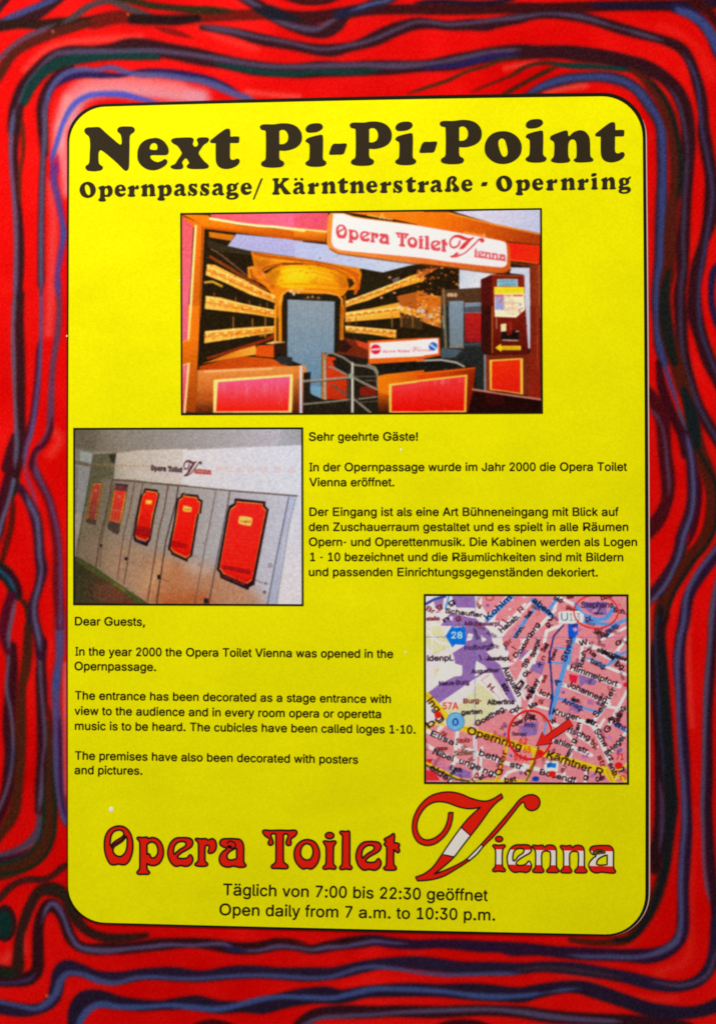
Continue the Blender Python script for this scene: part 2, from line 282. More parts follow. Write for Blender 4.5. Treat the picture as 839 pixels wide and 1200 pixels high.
# ---- a printed picture: ink colours painted on a fine grid of points that lies flat on the paper
class Print:
    def __init__(self, X, Y, base):
        self.X, self.Y = X, Y
        self.p = float(abs(X[0, 1] - X[0, 0]))
        self.q = float(abs(Y[1, 0] - Y[0, 0]))
        self.xc = X.mean(0); self.y0 = Y.min(1); self.y1 = Y.max(1)
        self.x0 = X.min(0); self.x1 = X.max(0)
        self.C = np.empty(X.shape + (3,), np.float32); self.C[:] = base
    def win(self, x0, x1, y0, y1):
        j = np.nonzero((self.x1 >= x0) & (self.x0 <= x1))[0]
        i = np.nonzero((self.y1 >= y0) & (self.y0 <= y1))[0]
        if len(i) == 0 or len(j) == 0: return None
        return slice(i[0], i[-1] + 1), slice(j[0], j[-1] + 1)
    def mix(self, w, al, col):
        if callable(col): col = col(self.X[w], self.Y[w])
        col = np.asarray(col, np.float32)
        self.C[w] += al[..., None].astype(np.float32) * (col - self.C[w])
    def poly(self, contours, col, a=1.0, ss=3, feather=0):
        cs = [np.asarray(c, float)[:, :2] for c in contours]
        allp = np.concatenate(cs)
        m_ = 2 + feather * 2
        w = self.win(allp[:, 0].min() - m_, allp[:, 0].max() + m_, allp[:, 1].min() - m_, allp[:, 1].max() + m_)
        if w is None: return
        X, Y = self.X[w], self.Y[w]
        cov = np.zeros(X.shape, np.float32)
        for sy in range(ss):
            yy = Y + ((sy + .5) / ss - .5) * self.q
            for sx in range(ss):
                xx = X + ((sx + .5) / ss - .5) * self.p
                ins = np.zeros(X.shape, bool)
                for c in cs:
                    n = np.roll(c, -1, 0)
                    for (ax, ay), (bx, by) in zip(c, n):
                        if ay == by: continue
                        m = (ay > yy) != (by > yy)
                        ins ^= m & (xx < (bx - ax) * (yy - ay) / (by - ay) + ax)
                cov += ins
        if feather:
            n = max(1, int(feather / self.p))
            for ax in (0, 1):
                for _ in range(2):
                    pd = [(0, 0), (0, 0)]; pd[ax] = (n + 1, n)
                    cs_ = np.cumsum(np.pad(cov, pd, 'edge'), ax)
                    k = 2 * n + 1
                    cov = (cs_[k:] - cs_[:-k]) / k if ax == 0 else (cs_[:, k:] - cs_[:, :-k]) / k
        self.mix(w, cov * (a / ss / ss), col)
    def stroke(self, pts, w, col, soft=0.8, a=1.0, closed=False):
        P = [tuple(p) if len(p) > 2 else (p[0], p[1], w) for p in pts]
        if closed: P = P + [P[0]]
        mw = max(p[2] for p in P) / 2 + soft + 1
        xs = [p[0] for p in P]; ys = [p[1] for p in P]
        W_ = self.win(min(xs) - mw, max(xs) + mw, min(ys) - mw, max(ys) + mw)
        if W_ is None: return
        al = np.zeros(self.X[W_].shape, np.float32)
        i0, j0 = W_[0].start, W_[1].start
        for (ax, ay, aw), (bx, by, bw) in zip(P[:-1], P[1:]):
            s = self.win(min(ax, bx) - mw, max(ax, bx) + mw, min(ay, by) - mw, max(ay, by) + mw)
            if s is None: continue
            X, Y = self.X[s], self.Y[s]
            dx, dy = bx - ax, by - ay
            t = np.clip(((X - ax) * dx + (Y - ay) * dy) / (dx * dx + dy * dy + 1e-9), 0, 1)
            d = np.hypot(X - ax - t * dx, Y - ay - t * dy)
            hw = (aw + (bw - aw) * t) / 2
            k = np.clip((hw + soft - d) / (2 * soft), 0, 1)
            k = k * k * (3 - 2 * k)
            l = (slice(s[0].start - i0, s[0].stop - i0), slice(s[1].start - j0, s[1].stop - j0))
            al[l] = np.maximum(al[l], k)
        self.mix(W_, al * a, col)
    def disc(self, c, rx, ry, col, a=1.0):
        t = np.linspace(0, 2 * math.pi, 28, endpoint=False)
        self.poly([np.stack([c[0] + rx * np.cos(t), c[1] + ry * np.sin(t)], 1)], col, a)
    def ring(self, c, rx, ry, w, col, a=1.0, soft=0.6):
        t = np.linspace(0, 2 * math.pi, 40, endpoint=False)
        self.stroke([(c[0] + rx * math.cos(k), c[1] + ry * math.sin(k)) for k in t], w, col, soft, a, True)
    def text(self, s, p0, p1, cap, col, bold=0.0, a=1.0):
        for cons in lay_text(s, p0, p1, cap):
            for g in split_outlines(cons): self.poly(g, col, a, 2)
            if bold:
                for c in cons: self.stroke([tuple(q) for q in c], bold, col, 0.4, a, True)
    def blur(self, n=1):
        for _ in range(n):
            C = self.C
            P = np.pad(C, ((1, 1), (0, 0), (0, 0)), 'edge'); C = (P[:-2] + 2 * P[1:-1] + P[2:]) / 4
            P = np.pad(C, ((0, 0), (1, 1), (0, 0)), 'edge'); self.C = (P[:, :-2] + 2 * P[:, 1:-1] + P[:, 2:]) / 4
    def mottle(self, cell, amp, seed, w=None, tint=(1, 1, 1)):
        """slow uneven inking: smooth random blotches"""
        r = np.random.default_rng(seed)
        gx = ((self.X - self.X.min()) / cell); gy = ((self.Y - self.Y.min()) / cell)
        G = r.normal(0, 1, (int(gy.max()) + 3, int(gx.max()) + 3))
        i, j = gy.astype(int), gx.astype(int); u, v = gy - i, gx - j
        u = u*u*(3-2*u); v = v*v*(3-2*v)
        N = (G[i, j]*(1-u)*(1-v) + G[i+1, j]*u*(1-v) + G[i, j+1]*(1-u)*v + G[i+1, j+1]*u*v)
        if w is None: self.C += (N[..., None] * amp * np.array(tint)).astype(np.float32)
        else: self.C[w] += (N[w][..., None] * amp * np.array(tint)).astype(np.float32)
    def grain(self, amp, chroma):
        s = self.C.shape
        self.C += RNG.normal(0, amp, s[:2] + (1,)).astype(np.float32) + RNG.normal(0, chroma, s).astype(np.float32)
    def contrast(self, k, mid):
        self.C = mid + (self.C - mid) * k
    def build(self, name, off, mat, parent=None, gain=1.0, keep=None, lo=3.0):
        ny, nx = self.X.shape
        x, z = plane(self.X, self.Y)
        co = np.stack([x, np.full_like(x, -off), z], -1).reshape(-1, 3).astype(np.float32)
        idx = np.arange(ny * nx).reshape(ny, nx)
        q = np.stack([idx[1:, :-1], idx[1:, 1:], idx[:-1, 1:], idx[:-1, :-1]], -1)
        if keep is not None: q = q[keep]
        q = q.reshape(-1, 4)
        used = np.zeros(ny * nx, bool); used[q.ravel()] = True
        remap = np.cumsum(used) - 1
        q = remap[q]; co = co[used]
        colr = np.clip(lin(np.clip(self.C.reshape(-1, 3)[used], lo, 255)) * gain, 0, 0.92)
        me = bpy.data.meshes.new(name)
        me.vertices.add(len(co)); me.vertices.foreach_set('co', co.ravel())
        me.loops.add(q.size); me.loops.foreach_set('vertex_index', q.ravel().astype(np.int32))
        me.polygons.add(len(q))
        me.polygons.foreach_set('loop_start', np.arange(0, q.size, 4, dtype=np.int32))
        me.polygons.foreach_set('loop_total', np.full(len(q), 4, np.int32))
        at = me.color_attributes.new('ink', 'FLOAT_COLOR', 'POINT')
        at.data.foreach_set('color', np.concatenate([colr, np.ones((len(colr), 1))], 1).astype(np.float32).ravel())
        me.update(); me.validate()
        return link(name, me, mat, parent)

def frame_grid(tl, tr, br, bl, pitch):
    w = (tr[0] - tl[0] + br[0] - bl[0]) / 2; h = (bl[1] - tl[1] + br[1] - tr[1]) / 2
    u, v = np.meshgrid(np.linspace(0, 1, int(w / pitch) + 1), np.linspace(0, 1, int(h / pitch) + 1))
    f = lambda k: (tl[k]*(1-u)*(1-v) + tr[k]*u*(1-v) + br[k]*u*v + bl[k]*(1-u)*v)
    return f(0), f(1)

def tile(x0, y0, s):
    """reads a list of points given in an enlarged crop of the picture"""
    def g(*pts):
        return [(x0 + p[0] / s, y0 + p[1] / s) + tuple(p[2:]) for p in pts]
    return g

def grad(c0, c1, a, b):
    """ink that changes from c0 at point a to c1 at point b"""
    c0, c1 = np.array(c0, float), np.array(c1, float)
    a, b = np.array(a, float), np.array(b, float)
    d = b - a
    def f(X, Y):
        t = np.clip(((X - a[0]) * d[0] + (Y - a[1]) * d[1]) / (d @ d), 0, 1)[..., None]
        return c0 + (c1 - c0) * t
    return f

# ---------------------------------------------------------------- materials
def new_mat(name):
    m = bpy.data.materials.new(name)
    m.use_nodes = True
    nt = m.node_tree
    return m, nt, nt.nodes['Principled BSDF']

def grain_mat(name, c_lo, c_hi, rough, spec, scale=900.0, bump=0.0, coat=0.0):
    """paper or ink with a fine uneven tone, faint large creases when bump is set"""
    m, nt, b = new_mat(name)
    tc = nt.nodes.new('ShaderNodeTexCoord')
    n1 = nt.nodes.new('ShaderNodeTexNoise'); n1.inputs['Scale'].default_value = scale
    n1.inputs['Detail'].default_value = 4.0; n1.inputs['Roughness'].default_value = 0.8
    rp = nt.nodes.new('ShaderNodeValToRGB')
    rp.color_ramp.elements[0].position = 0.3; rp.color_ramp.elements[0].color = (*c_lo, 1)
    rp.color_ramp.elements[1].position = 0.7; rp.color_ramp.elements[1].color = (*c_hi, 1)
    nt.links.new(tc.outputs['Object'], n1.inputs['Vector'])
    nt.links.new(n1.outputs['Fac'], rp.inputs['Fac'])
    nt.links.new(rp.outputs['Color'], b.inputs['Base Color'])
    if bump:
        # broad unevenness of the printed colour
        n3 = nt.nodes.new('ShaderNodeTexNoise'); n3.inputs['Scale'].default_value = 9.0; n3.inputs['Detail'].default_value = 4.0
        r3 = nt.nodes.new('ShaderNodeMapRange'); r3.inputs['From Min'].default_value = 0.32; r3.inputs['From Max'].default_value = 0.68
        r3.inputs['To Min'].default_value = 0.96; r3.inputs['To Max'].default_value = 1.05
        v3 = nt.nodes.new('ShaderNodeVectorMath'); v3.operation = 'SCALE'
        nt.links.new(tc.outputs['Object'], n3.inputs['Vector']); nt.links.new(n3.outputs['Fac'], r3.inputs['Value'])
        nt.links.new(rp.outputs['Color'], v3.inputs[0]); nt.links.new(r3.outputs['Result'], v3.inputs['Scale'])
        nt.links.new(v3.outputs['Vector'], b.inputs['Base Color'])
    b.inputs['Roughness'].default_value = rough
    b.inputs['Specular IOR Level'].default_value = spec
    if bump:
        mp = nt.nodes.new('ShaderNodeMapping'); mp.inputs['Rotation'].default_value = (0, math.radians(12), 0)
        mp.inputs['Scale'].default_value = (1.0, 1.0, 2.2)
        n2 = nt.nodes.new('ShaderNodeTexNoise'); n2.inputs['Scale'].default_value = 5.0
        n2.inputs['Detail'].default_value = 2.5; n2.inputs['Distortion'].default_value = 0.6
        bp = nt.nodes.new('ShaderNodeBump'); bp.inputs['Strength'].default_value = 1.0
        bp.inputs['Distance'].default_value = bump
        nt.links.new(tc.outputs['Object'], mp.inputs['Vector'])
        nt.links.new(mp.outputs['Vector'], n2.inputs['Vector'])
        nt.links.new(n2.outputs['Fac'], bp.inputs['Height'])
        nt.links.new(bp.outputs['Normal'], b.inputs['Normal'])
    return m

def ink_mat(name, rough, spec, bump=0.0):
    """printed or sprayed colours carried by the mesh, with a fine tooth"""
    m, nt, b = new_mat(name)
    at = nt.nodes.new('ShaderNodeAttribute'); at.attribute_name = 'ink'
    tc = nt.nodes.new('ShaderNodeTexCoord')
    n1 = nt.nodes.new('ShaderNodeTexNoise'); n1.inputs['Scale'].default_value = 700.0
    n1.inputs['Detail'].default_value = 2.0
    mr = nt.nodes.new('ShaderNodeMapRange')
    mr.inputs['From Min'].default_value = 0.3; mr.inputs['From Max'].default_value = 0.7
    mr.inputs['To Min'].default_value = 0.94; mr.inputs['To Max'].default_value = 1.06
    vm = nt.nodes.new('ShaderNodeVectorMath'); vm.operation = 'SCALE'
    nt.links.new(tc.outputs['Object'], n1.inputs['Vector'])
    nt.links.new(n1.outputs['Fac'], mr.inputs['Value'])
    nt.links.new(at.outputs['Color'], vm.inputs[0])
    nt.links.new(mr.outputs['Result'], vm.inputs['Scale'])
    nt.links.new(vm.outputs['Vector'], b.inputs['Base Color'])
    b.inputs['Roughness'].default_value = rough
    b.inputs['Specular IOR Level'].default_value = spec
    if bump:
        n2 = nt.nodes.new('ShaderNodeTexNoise'); n2.inputs['Scale'].default_value = 5.0
        bp = nt.nodes.new('ShaderNodeBump'); bp.inputs['Distance'].default_value = bump
        nt.links.new(tc.outputs['Object'], n2.inputs['Vector'])
        nt.links.new(n2.outputs['Fac'], bp.inputs['Height'])
        nt.links.new(bp.outputs['Normal'], b.inputs['Normal'])
    return m

def L3(r, g, b, k=1.0):
    return tuple(float(v) * k for v in lin((r, g, b)))
M_BOARD = ink_mat('sprayed_board_paint', 0.5, 0.02, 0.001)
M_PRINT = ink_mat('photo_print_ink', 0.5, 0.03)
M_YELLOW = grain_mat('yellow_paper', L3(236, 228, 0), L3(254, 250, 2), 0.5, 0.02, 420.0, 0.0020)
M_WHITE = grain_mat('white_paper_edge', L3(206, 176, 160), L3(236, 214, 200), 0.6, 0.2)
M_BLACK = grain_mat('black_border_ink', L3(18, 14, 6), L3(34, 27, 12), 0.5, 0.06)
M_TITLE = grain_mat('brown_black_heading_ink', L3(40, 32, 18), L3(56, 46, 28), 0.5, 0.06)
M_TEXT = grain_mat('black_text_ink', L3(24, 20, 3), L3(42, 36, 8), 0.5, 0.06)
M_RED = grain_mat('red_logo_ink', L3(228, 24, 8), L3(246, 36, 14), 0.5, 0.06)
M_LWHITE = grain_mat('white_logo_ink', L3(240, 232, 228), L3(253, 248, 246), 0.5, 0.06)
M_OUT = grain_mat('dark_outline_ink', L3(38, 16, 18), L3(56, 28, 28), 0.5, 0.06)
M_OLIVE = grain_mat('olive_logo_ink', L3(96, 86, 20), L3(122, 110, 34), 0.5, 0.06)
M_GLINT = grain_mat('white_glint_fleck', L3(252, 250, 225), L3(255, 255, 240), 0.25, 0.5)  # white for the flecks and for the painted-in lamp glint

# ---------------------------------------------------------------- the sprayed red board behind the notice
def axis(lo, a, b, hi, fine, coarse):
    return np.concatenate([np.arange(lo, a, coarse), np.arange(a, b, fine), np.arange(b, hi + coarse, coarse)])
gx, gy = np.meshgrid(axis(-190, -12, 851, 1030, 1.25, 6.0), axis(-190, -12, 1212, 1390, 1.25, 6.0))
bd = Print(gx, gy, (225, 6, 3))
bd.p = bd.q = 1.25
bd.mottle(90, 9, 3, tint=(1, 0.5, 0.4))
bd.mottle(25, 3, 4)

def ext(pts):
    """a line that leaves the picture runs on over the rest of the board"""
    pts = [tuple(p) for p in pts]
    def on(p, q):
        if 1 < p[0] < 837.5 and 1 < p[1] < 1198.5: return []
        d = np.array([p[0] - q[0], p[1] - q[1]], float); d /= np.linalg.norm(d) + 1e-9
        r = random.Random(int(p[0] * 7 + p[1] * 13))
        c = np.array(p[:2], float); o = []; bend = r.uniform(-.06, .06)
        out_d = np.array([-1.0 if p[0] <= 1 else 1.0 if p[0] >= 837.5 else 0.0, -1.0 if p[1] <= 1 else 1.0 if p[1] >= 1198.5 else 0.0])
        for k in range(9):
            an = bend + r.uniform(-.16, .16)
            d = np.array([d[0]*math.cos(an) - d[1]*math.sin(an), d[0]*math.sin(an) + d[1]*math.cos(an)])
            if d @ out_d < .45: d = d + out_d * .35; d /= np.linalg.norm(d)
            c = c + d * 24
            o.append((c[0], c[1]) + p[2:])
        return o
    return on(pts[0], pts[1])[::-1] + pts + on(pts[-1], pts[-2])

DK, NV, MR, BR, GB = (46, 16, 24), (34, 24, 62), (74, 10, 20), (78, 26, 16), (24, 28, 26)
SL, BL, BB, GN, PU, TE = (78, 64, 92), (56, 66, 124), (60, 78, 190), (14, 52, 48), (84, 54, 116), (34, 84, 118)
def L(w, col, *pts, soft=1.9, halo=0.0, a=0.95, wob=0.12):
    q = [tuple(p) if len(p) > 2 else (p[0], p[1], w) for p in pts]
    n0 = len(q); q0, q9 = q[0], q[-1]
    q = ext(q)
    free0, free9 = q[0] == q0, q[-1] == q9
    xy = smooth([p[:2] for p in q], 5, False)
    wi = np.interp(np.arange(len(xy)) / 5.0, np.arange(len(q)), [p[2] for p in q])
    ph = (q[0][0] * 1.7 + q[0][1]) % 6.28
    s = np.arange(len(xy)) * .55
    wi = wi * (1 + wob * np.sin(s * .6 + ph) * np.sin(s * .23 + 2 * ph))
    if w < 9:                                   # spray lines thin out where they end
        ln = np.concatenate([[0], np.cumsum(np.hypot(*np.diff(xy, axis=0).T))])
        if free0: wi = wi * np.clip(.2 + ln / 14, 0, 1)
        if free9: wi = wi * np.clip(.2 + (ln[-1] - ln) / 14, 0, 1)
    path = [(x, y, k) for (x, y), k in zip(xy, wi)]
    if halo:
        bd.stroke([(x, y, k + 10) for x, y, k in path], w, (238, 50, 36), 6.0, halo)
    bd.stroke(path, w, col, soft, a)
LL = []                                         # (width, colour, points, options) drawn in order: halos first

def add(w, col, *pts, **k): LL.append((w, col, pts, k))

# pale pink spray round the upper left corner and down the left margin
PINK = (216, 148, 166)
for pts, w, col, soft, a in [
    ([(82, 140), (90, 118), (105, 106), (130, 102), (160, 104), (200, 108), (235, 115)], 22, PINK, 9, .9),
    ([(66, 175), (70, 145), (78, 118), (95, 100), (125, 96), (165, 96), (210, 102)], 16, (232, 108, 110), 8, .75),
    ([(72, 150), (76, 190), (80, 225)], 14, (236, 150, 160), 7, .75),
    ([(60, 215), (63, 255), (62, 300), (60, 345), (58, 390)], 11, (232, 84, 84), 6, .65),
    ([(80, 115), (74, 140), (70, 170)], 10, (240, 160, 160), 6, .6),
    ([(30, 82), (43, 68), (60, 56), (84, 50), (125, 46), (165, 44)], 9, (240, 92, 82), 5, .55),
    ([(236, 30), (260, 44), (300, 56)], 9, (240, 70, 60), 6, .5),
    ([(290, 108), (320, 111), (350, 114)], 6, (240, 110, 100), 5, .6),
    ([(640, 108), (662, 103), (685, 100)], 7, (236, 120, 100), 5, .6),
    ([(592, 80), (612, 76), (628, 74)], 7, (240, 90, 70), 5, .6),
    ([(772, 30), (800, 42), (822, 62), (833, 90)], 6, (238, 52, 40), 6, .4),
    ([(76, 778), (76.5, 830), (76, 880), (77, 930)], 5, (238, 110, 120), 3, .85),
    ([(30, 1000), (46, 980), (54, 960)], 9, (238, 90, 90), 6, .6),
    ([(62, 505), (70, 515), (60, 532)], 12, (242, 70, 55), 7, .6),
    ([(28, 1115), (26, 1090), (33, 1070)], 8, (240, 75, 75), 6, .6),
    ([(4, 1128), (10, 1120)], 10, (240, 75, 65), 6, .6),
    ([(806, 725), (806, 790), (810, 850)], 6, (240, 78, 70), 5, .6),
    ([(808, 950), (806, 1010), (808, 1080), (803, 1125), (770, 1140)], 10, (240, 60, 45), 8, .45),
    ([(650, 1135), (690, 1150), (740, 1170), (790, 1172)], 8, (240, 60, 50), 6, .4),
]:
    bd.stroke([tuple(p) for p in smooth(pts, 5, False)], w, col, soft, a)

# --- top margin
add(13, DK, (74,-8), (45,14), (25,24), (0,30)); add(8, BL, (61,0), (37,10), (15,19), (0,27))
add(8, DK, (11,-4), (0,9))
add(10, (40,20,14), (0,30,9), (25,28), (50,29), (72,28,12), (100,26,10), (125,22), (142,17,6))
add(11, (104,16,10), (110,27), (140,20), (175,24), (210,22), (250,19), (300,17), (320,15))
add(8, (70,56,60), (72,28,6), (88,19), (100,10), (113,4), (130,1), (150,9), (175,19), (190,24,4))
add(9, (30,10,12), (155,22), (180,22.5), (205,24), (232,21,5))
add(8, (40,36,16), (135,-4), (160,2), (175,6), (200,9), (225,11), (250,12), (275,13,5))
add(8, (70,20,16), (60,36), (80,34), (110,27,5)); add(7, (130,12,10), (182,32), (205,38), (228,45,3))
add(11, (54,12,16), (330,18), (360,21,14), (400,16), (425,12), (475,11), (525,11), (575,10), (610,9.5), (643,10.5), (685,8), (742,6.5), (800,6), (839,4))
add(8, (30,16,40), (690,6), (742,7), (800,5), (839,2)); add(6, (26,18,36), (485,4), (515,2), (560,4), (590,1))
add(13, DK, (290,-2), (305,8), (320,17), (340,28), (362,35), (382,36), (396,29), (404,20,8))
add(7, SL, (290,0), (305,9), (317,19), (330,26), (350,32), (370,34), (385,27), (397,20,5))
add(9, (24,22,34), (300,11,4), (318,15,14), (334,19,8), (350,22,3)); add(9, (30,26,52), (396,17), (420,11), (437,5), (460,-3))
add(5, (74,78,120), (412,12), (437,4), (455,0))
add(7, (54,14,16), (345,0), (365,2.5), (390,-1))
add(9, BR, (0,86), (15,64), (32,52), (55,42), (80,34), (100,27,5)); add(7, SL, (0,68), (15,54), (32,43), (50,35), (66,28,4))
add(10, DK, (237,32,4), (275,38,8), (305,46), (340,52.5), (370,58,12), (390,59,13), (410,55), (425,51), (445,43,14), (465,34,15), (487,28,12), (505,28), (525,30), (550,29,10), (570,29,12), (590,25), (610,21), (623,18), (648,16), (674,18.5), (700,25), (722,32), (751,40), (777,47), (797,56), (808,71), (815,91), (821,114), (824,134), (824,152,13), (828,178,14), (832.5,204,14), (834,233,15), (831,259,14), (824,284), (818,310,14), (814,330,14), (813,346,14), (814,368,14), (820,392,14), (827,414,14), (834.5,432,14), (841,446,14))
add(5, SL, (237,31,6), (275,37,7), (305,44), (340,50), (370,57), (390,57), (410,53), (425,50), (445,43), (465,34), (487,26), (505,26), (525,28.5), (550,27), (575,24), (610,20,6), (640,16,4), (674,18.5,6), (700,25,6), (715,30,3), (730,34,3), (751,40,6), (777,48,5))
add(5, (58,52,96), (800,62,3), (810,80), (817,100), (820,127), (822,150), (827,178), (832,204), (834,233), (829,268), (824,300), (819,328), (818,355), (821,388), (831,417), (840,438))
add(8, NV, (842,310), (836,318), (833,337), (834,359), (841,382))
add(10, NV, (790,9), (808,14), (822,26), (833,42), (841,62)); add(10, BL, (794,12,5), (811,18.5), (825,29), (834,43), (840,56))
add(9, (60,12,14), (812,2), (830,14), (842,30))
add(15, DK, (17,152,12), (20,125), (28,103), (45,84), (63,68), (80,63), (105,63), (130,59), (150,54,16), (175,56,18), (210,62,17), (225,65), (250,70), (275,75), (300,80), (325,82), (350,83), (375,81), (410,81), (425,80), (462,79), (500,77,13), (525,74), (550,69), (575,64), (610,61,15), (628,61), (657,61), (685,64), (714,68), (737,74), (760,81), (779,92), (794,109), (803,132), (806,160), (805,185,13), (804,218,12), (802,255,12), (799,292), (799,322,13), (796,346,12), (797.5,373,12), (799,401,12), (803,428,11), (811,456,11), (820,480,11), (831,500,11), (841,517,10))
add(11, GN, (28,118), (36,101), (48,87), (63,77), (80,71), (105,67), (138,64), (163,64), (185,67,5)); add(7, GN, (250,74,3), (275,79), (300,83), (325,86), (350,86), (370,84), (400,84.5), (425,84), (450,81,3))
add(7, SL, (17,152), (21,126,4), (30,102,3), (46,80,3), (65,64), (82,61), (112,60), (140,60), (175,59), (210,62), (225,64), (250,68), (275,72), (300,76), (325,78,6), (350,78), (375,77), (410,76.5), (425,76), (462,77,9), (500,75), (525,71), (550,66), (575,61,6), (610,58,6))
add(7, (36,26,84), (492,80,3), (537,76), (575,67), (610,63,4))
add(5, (62,46,72), (782,100,2), (793,117), (799,138), (803,158), (805,180,3), (804,200), (802,230), (801,255,6), (800,280), (801,310), (799,322), (797,346), (797,373), (798,401), (802,428), (810.5,456,6), (820,480), (831,500), (841,517))
add(4, (66,40,20), (477,110,3), (500,102.5), (525,94), (550,82.5), (568,78), (585,71), (610,67)); add(3, (70,34,20), (552,108), (580,96), (610,85)); add(5, (56,34,18), (586,112), (600,105), (617,95.5), (637,85), (654,78))
add(5, (60,34,20), (598,88), (617,78), (634,74), (657,73.5)); add(7, GN, (643,75,4), (671,77), (694,78), (720,80), (742,82.6,5))
# inner line of the left corner and the blue arcs
add(11, DK, (52.5,180,6), (50.5,150), (50,125), (58,102), (72,86), (84,80,5)); add(8, (38,24,74), (66,103,4), (78,92), (97,87), (120,88), (145,88,5), (165,83,4), (190,84), (215,87), (250,95), (280,107,4))
add(7, (74,82,140), (52.5,152), (53.5,125), (62.5,100), (77.5,86), (97.5,81), (112.5,82), (130,79), (147.5,84), (162.5,87.5), (190,88), (220,92.5,8), (240,96,9), (257.5,102.5,10), (275,110,10), (300,118,9))
add(7, BB, (61,195,7), (62,184,7), (67,168,6), (73,148,6), (80,132.5), (90,120), (105,112,8), (125,110,8), (145,111,8), (162.5,115), (185,120,5))
# --- right margin
add(11, (44,34,58), (612,115,5), (637,101,8), (663,93), (691,90), (714,91), (734,97), (748,107), (760,122.5), (769,138), (774,152), (775,172), (775.5,200), (775,228), (773.5,264), (771.5,310), (769,346), (770,373), (772,403), (777,425,8))
add(8, BL, (614,112,4), (637,100,7), (663,92.5), (691,90), (714,91), (734,97), (748,107), (760,122.5), (771,140), (775,155,9), (776,172), (776.6,200), (776,228), (775,264), (773,310), (771,322), (769,346), (770,373), (772,403), (778.5,428,6), (786,452,6), (794,476,5))
add(5, TE, (792,470,4), (797,487), (803,505), (806,522), (809,535,3))
add(12, BR, (738,81,4), (752,90,7), (763,101), (774,116), (783,134), (788.5,156), (791,178,13), (792,204,13), (790,226), (787.6,246), (785,273), (783.5,310), (782,322,14), (779,337,14), (778.5,360,14), (780,382,15), (785,403,15), (792,425,14), (798,447,14), (805,469,14), (810.5,493,15), (815,515,15), (820,530,14), (826,547,14), (832.5,567,14), (834,592,14), (831,618,14), (821.6,638,14), (809,653,14), (796,671,14), (785,690,14), (776,708,15), (773,730,15), (772,757,12), (775,793,12), (778,830,12), (780,867,13), (783,903,13), (785,940,13), (785,957), (782,985), (778,1012), (772,1040), (760,1067,14), (748,1086,12), (735,1100,9), (715,1104,7), (690,1104,5), (668,1101,3))
add(5, GB, (758,92,3), (776,112), (786,134), (793,160), (797,190,6), (797,212,6), (793,236,4))
add(12, GB, (783,318,4), (779,337,9), (778,360,11), (780,382,12), (784,403,10), (790,425,6)); add(12, (18,30,34), (800,455,4), (808,480,11), (813,503,13), (816,522,9))
for w, pts in [(4, [(806,505), (818,528), (829,548), (838,567), (840,592), (837,620), (826,642), (813,656), (800,676), (788,698), (780,722)]), (5, [(806,634), (796,650,9), (788,668,6), (778,686), (772,705,5)])]: add(w, GB, *pts)
add(12, (22,26,30), (774,712,4), (773,735,9), (773,757), (776,793), (778.5,830), (780,867,13), (783,903), (786,940,14), (785,957,13), (782,985,11), (780,1010,8), (774,1036,6), (765,1062,6), (752,1086,5), (737,1100,4), (720,1102,3))
add(9, (56,10,22), (771,425,5), (776,456), (788,487), (799,511), (804,532,10))
add(14, (70,12,22), (752,452,10), (762,463,12), (770,476), (776,493), (778.5,530), (782,558), (782,580), (777,598), (768,613), (756,626)); add(4, (92,66,100), (758,476,2), (768,486), (774,497,3), (778.5,515), (781,540), (783.5,565), (783,582,2))
add(8, (64,10,26), (818,556), (818,587), (812,620), (806,640,4))
add(11, (50,22,44), (803,510,10), (808,532), (811,556), (811,583), (807,605), (799,627), (793,650), (783,671), (770,690), (754,708)); add(5.5, (84,84,136), (804,510), (809,532), (811.5,556), (812,583), (809,605), (801,627), (796,649), (787,671), (776,690), (758,710))
add(11, (40,20,50), (842,644), (829,662), (817,680), (806,700), (801,728), (797,748), (795,775), (797,812), (799,848), (801,885), (803,922,10), (804,967,11), (802,1003,11), (800,1040,12), (800,1077,13), (797,1098,13), (783,1113,15), (763,1120,14), (742,1120,13), (714,1119,13), (685,1118,13), (657,1116,13), (628,1113,12), (600,1112,13), (587,1110), (562,1109,11), (537,1107,10), (512,1106,10), (487,1107,9), (460,1105,10), (440,1102), (420,1104), (400,1106))
add(6.5, (80,78,124), (841,640), (827,657), (814,675), (804,697), (800.5,728), (796,748), (793,775,8), (794,812), (795,848,6), (797,885,6), (800.5,922), (801.4,967), (798.6,1003), (797,1040,7), (797.7,1077,7), (793,1101,9), (779,1112,8), (761,1119,7), (739,1122,6), (714,1121), (685,1121), (665,1119,3))
add(9, (44,16,34), (842,692), (836,720), (834,757), (831,803), (829,848), (829,903), (828,940), (830,976), (832,1010), (836,1050,10), (843,1095,12)); add(6, (84,78,112), (839,684), (833.5,720,8), (831,757), (827,803), (825,848), (824,903), (822.5,940), (823.4,976), (825,1022,5), (831,1058,4))
add(12, (36,26,54), (841,1075), (837,1110), (832,1132), (818,1149), (794,1156), (765,1153), (737,1146), (705,1140), (671,1135), (634,1133), (610,1135), (575,1135,13), (540,1134,13), (512,1131,13), (482,1128,13), (450,1129,12), (425,1133,12), (400,1139,13), (387,1141), (362,1142,13), (330,1141,13), (300,1139,14), (270,1140,14), (237,1144,12), (210,1142,13), (190,1141,12), (165,1142), (140,1146), (115,1144), (92,1136,14), (78,1135,16), (70,1142,15), (67,1157,14), (63,1170,13), (52,1180,12), (30,1184,13), (0,1180,14))
add(5, SL, (838,1118,4), (830,1140,6), (814,1151), (794,1155,5), (760,1150,3)); add(5, (60,40,50), (730,1146,2), (690,1139,5), (640,1134,5), (604,1137,4))
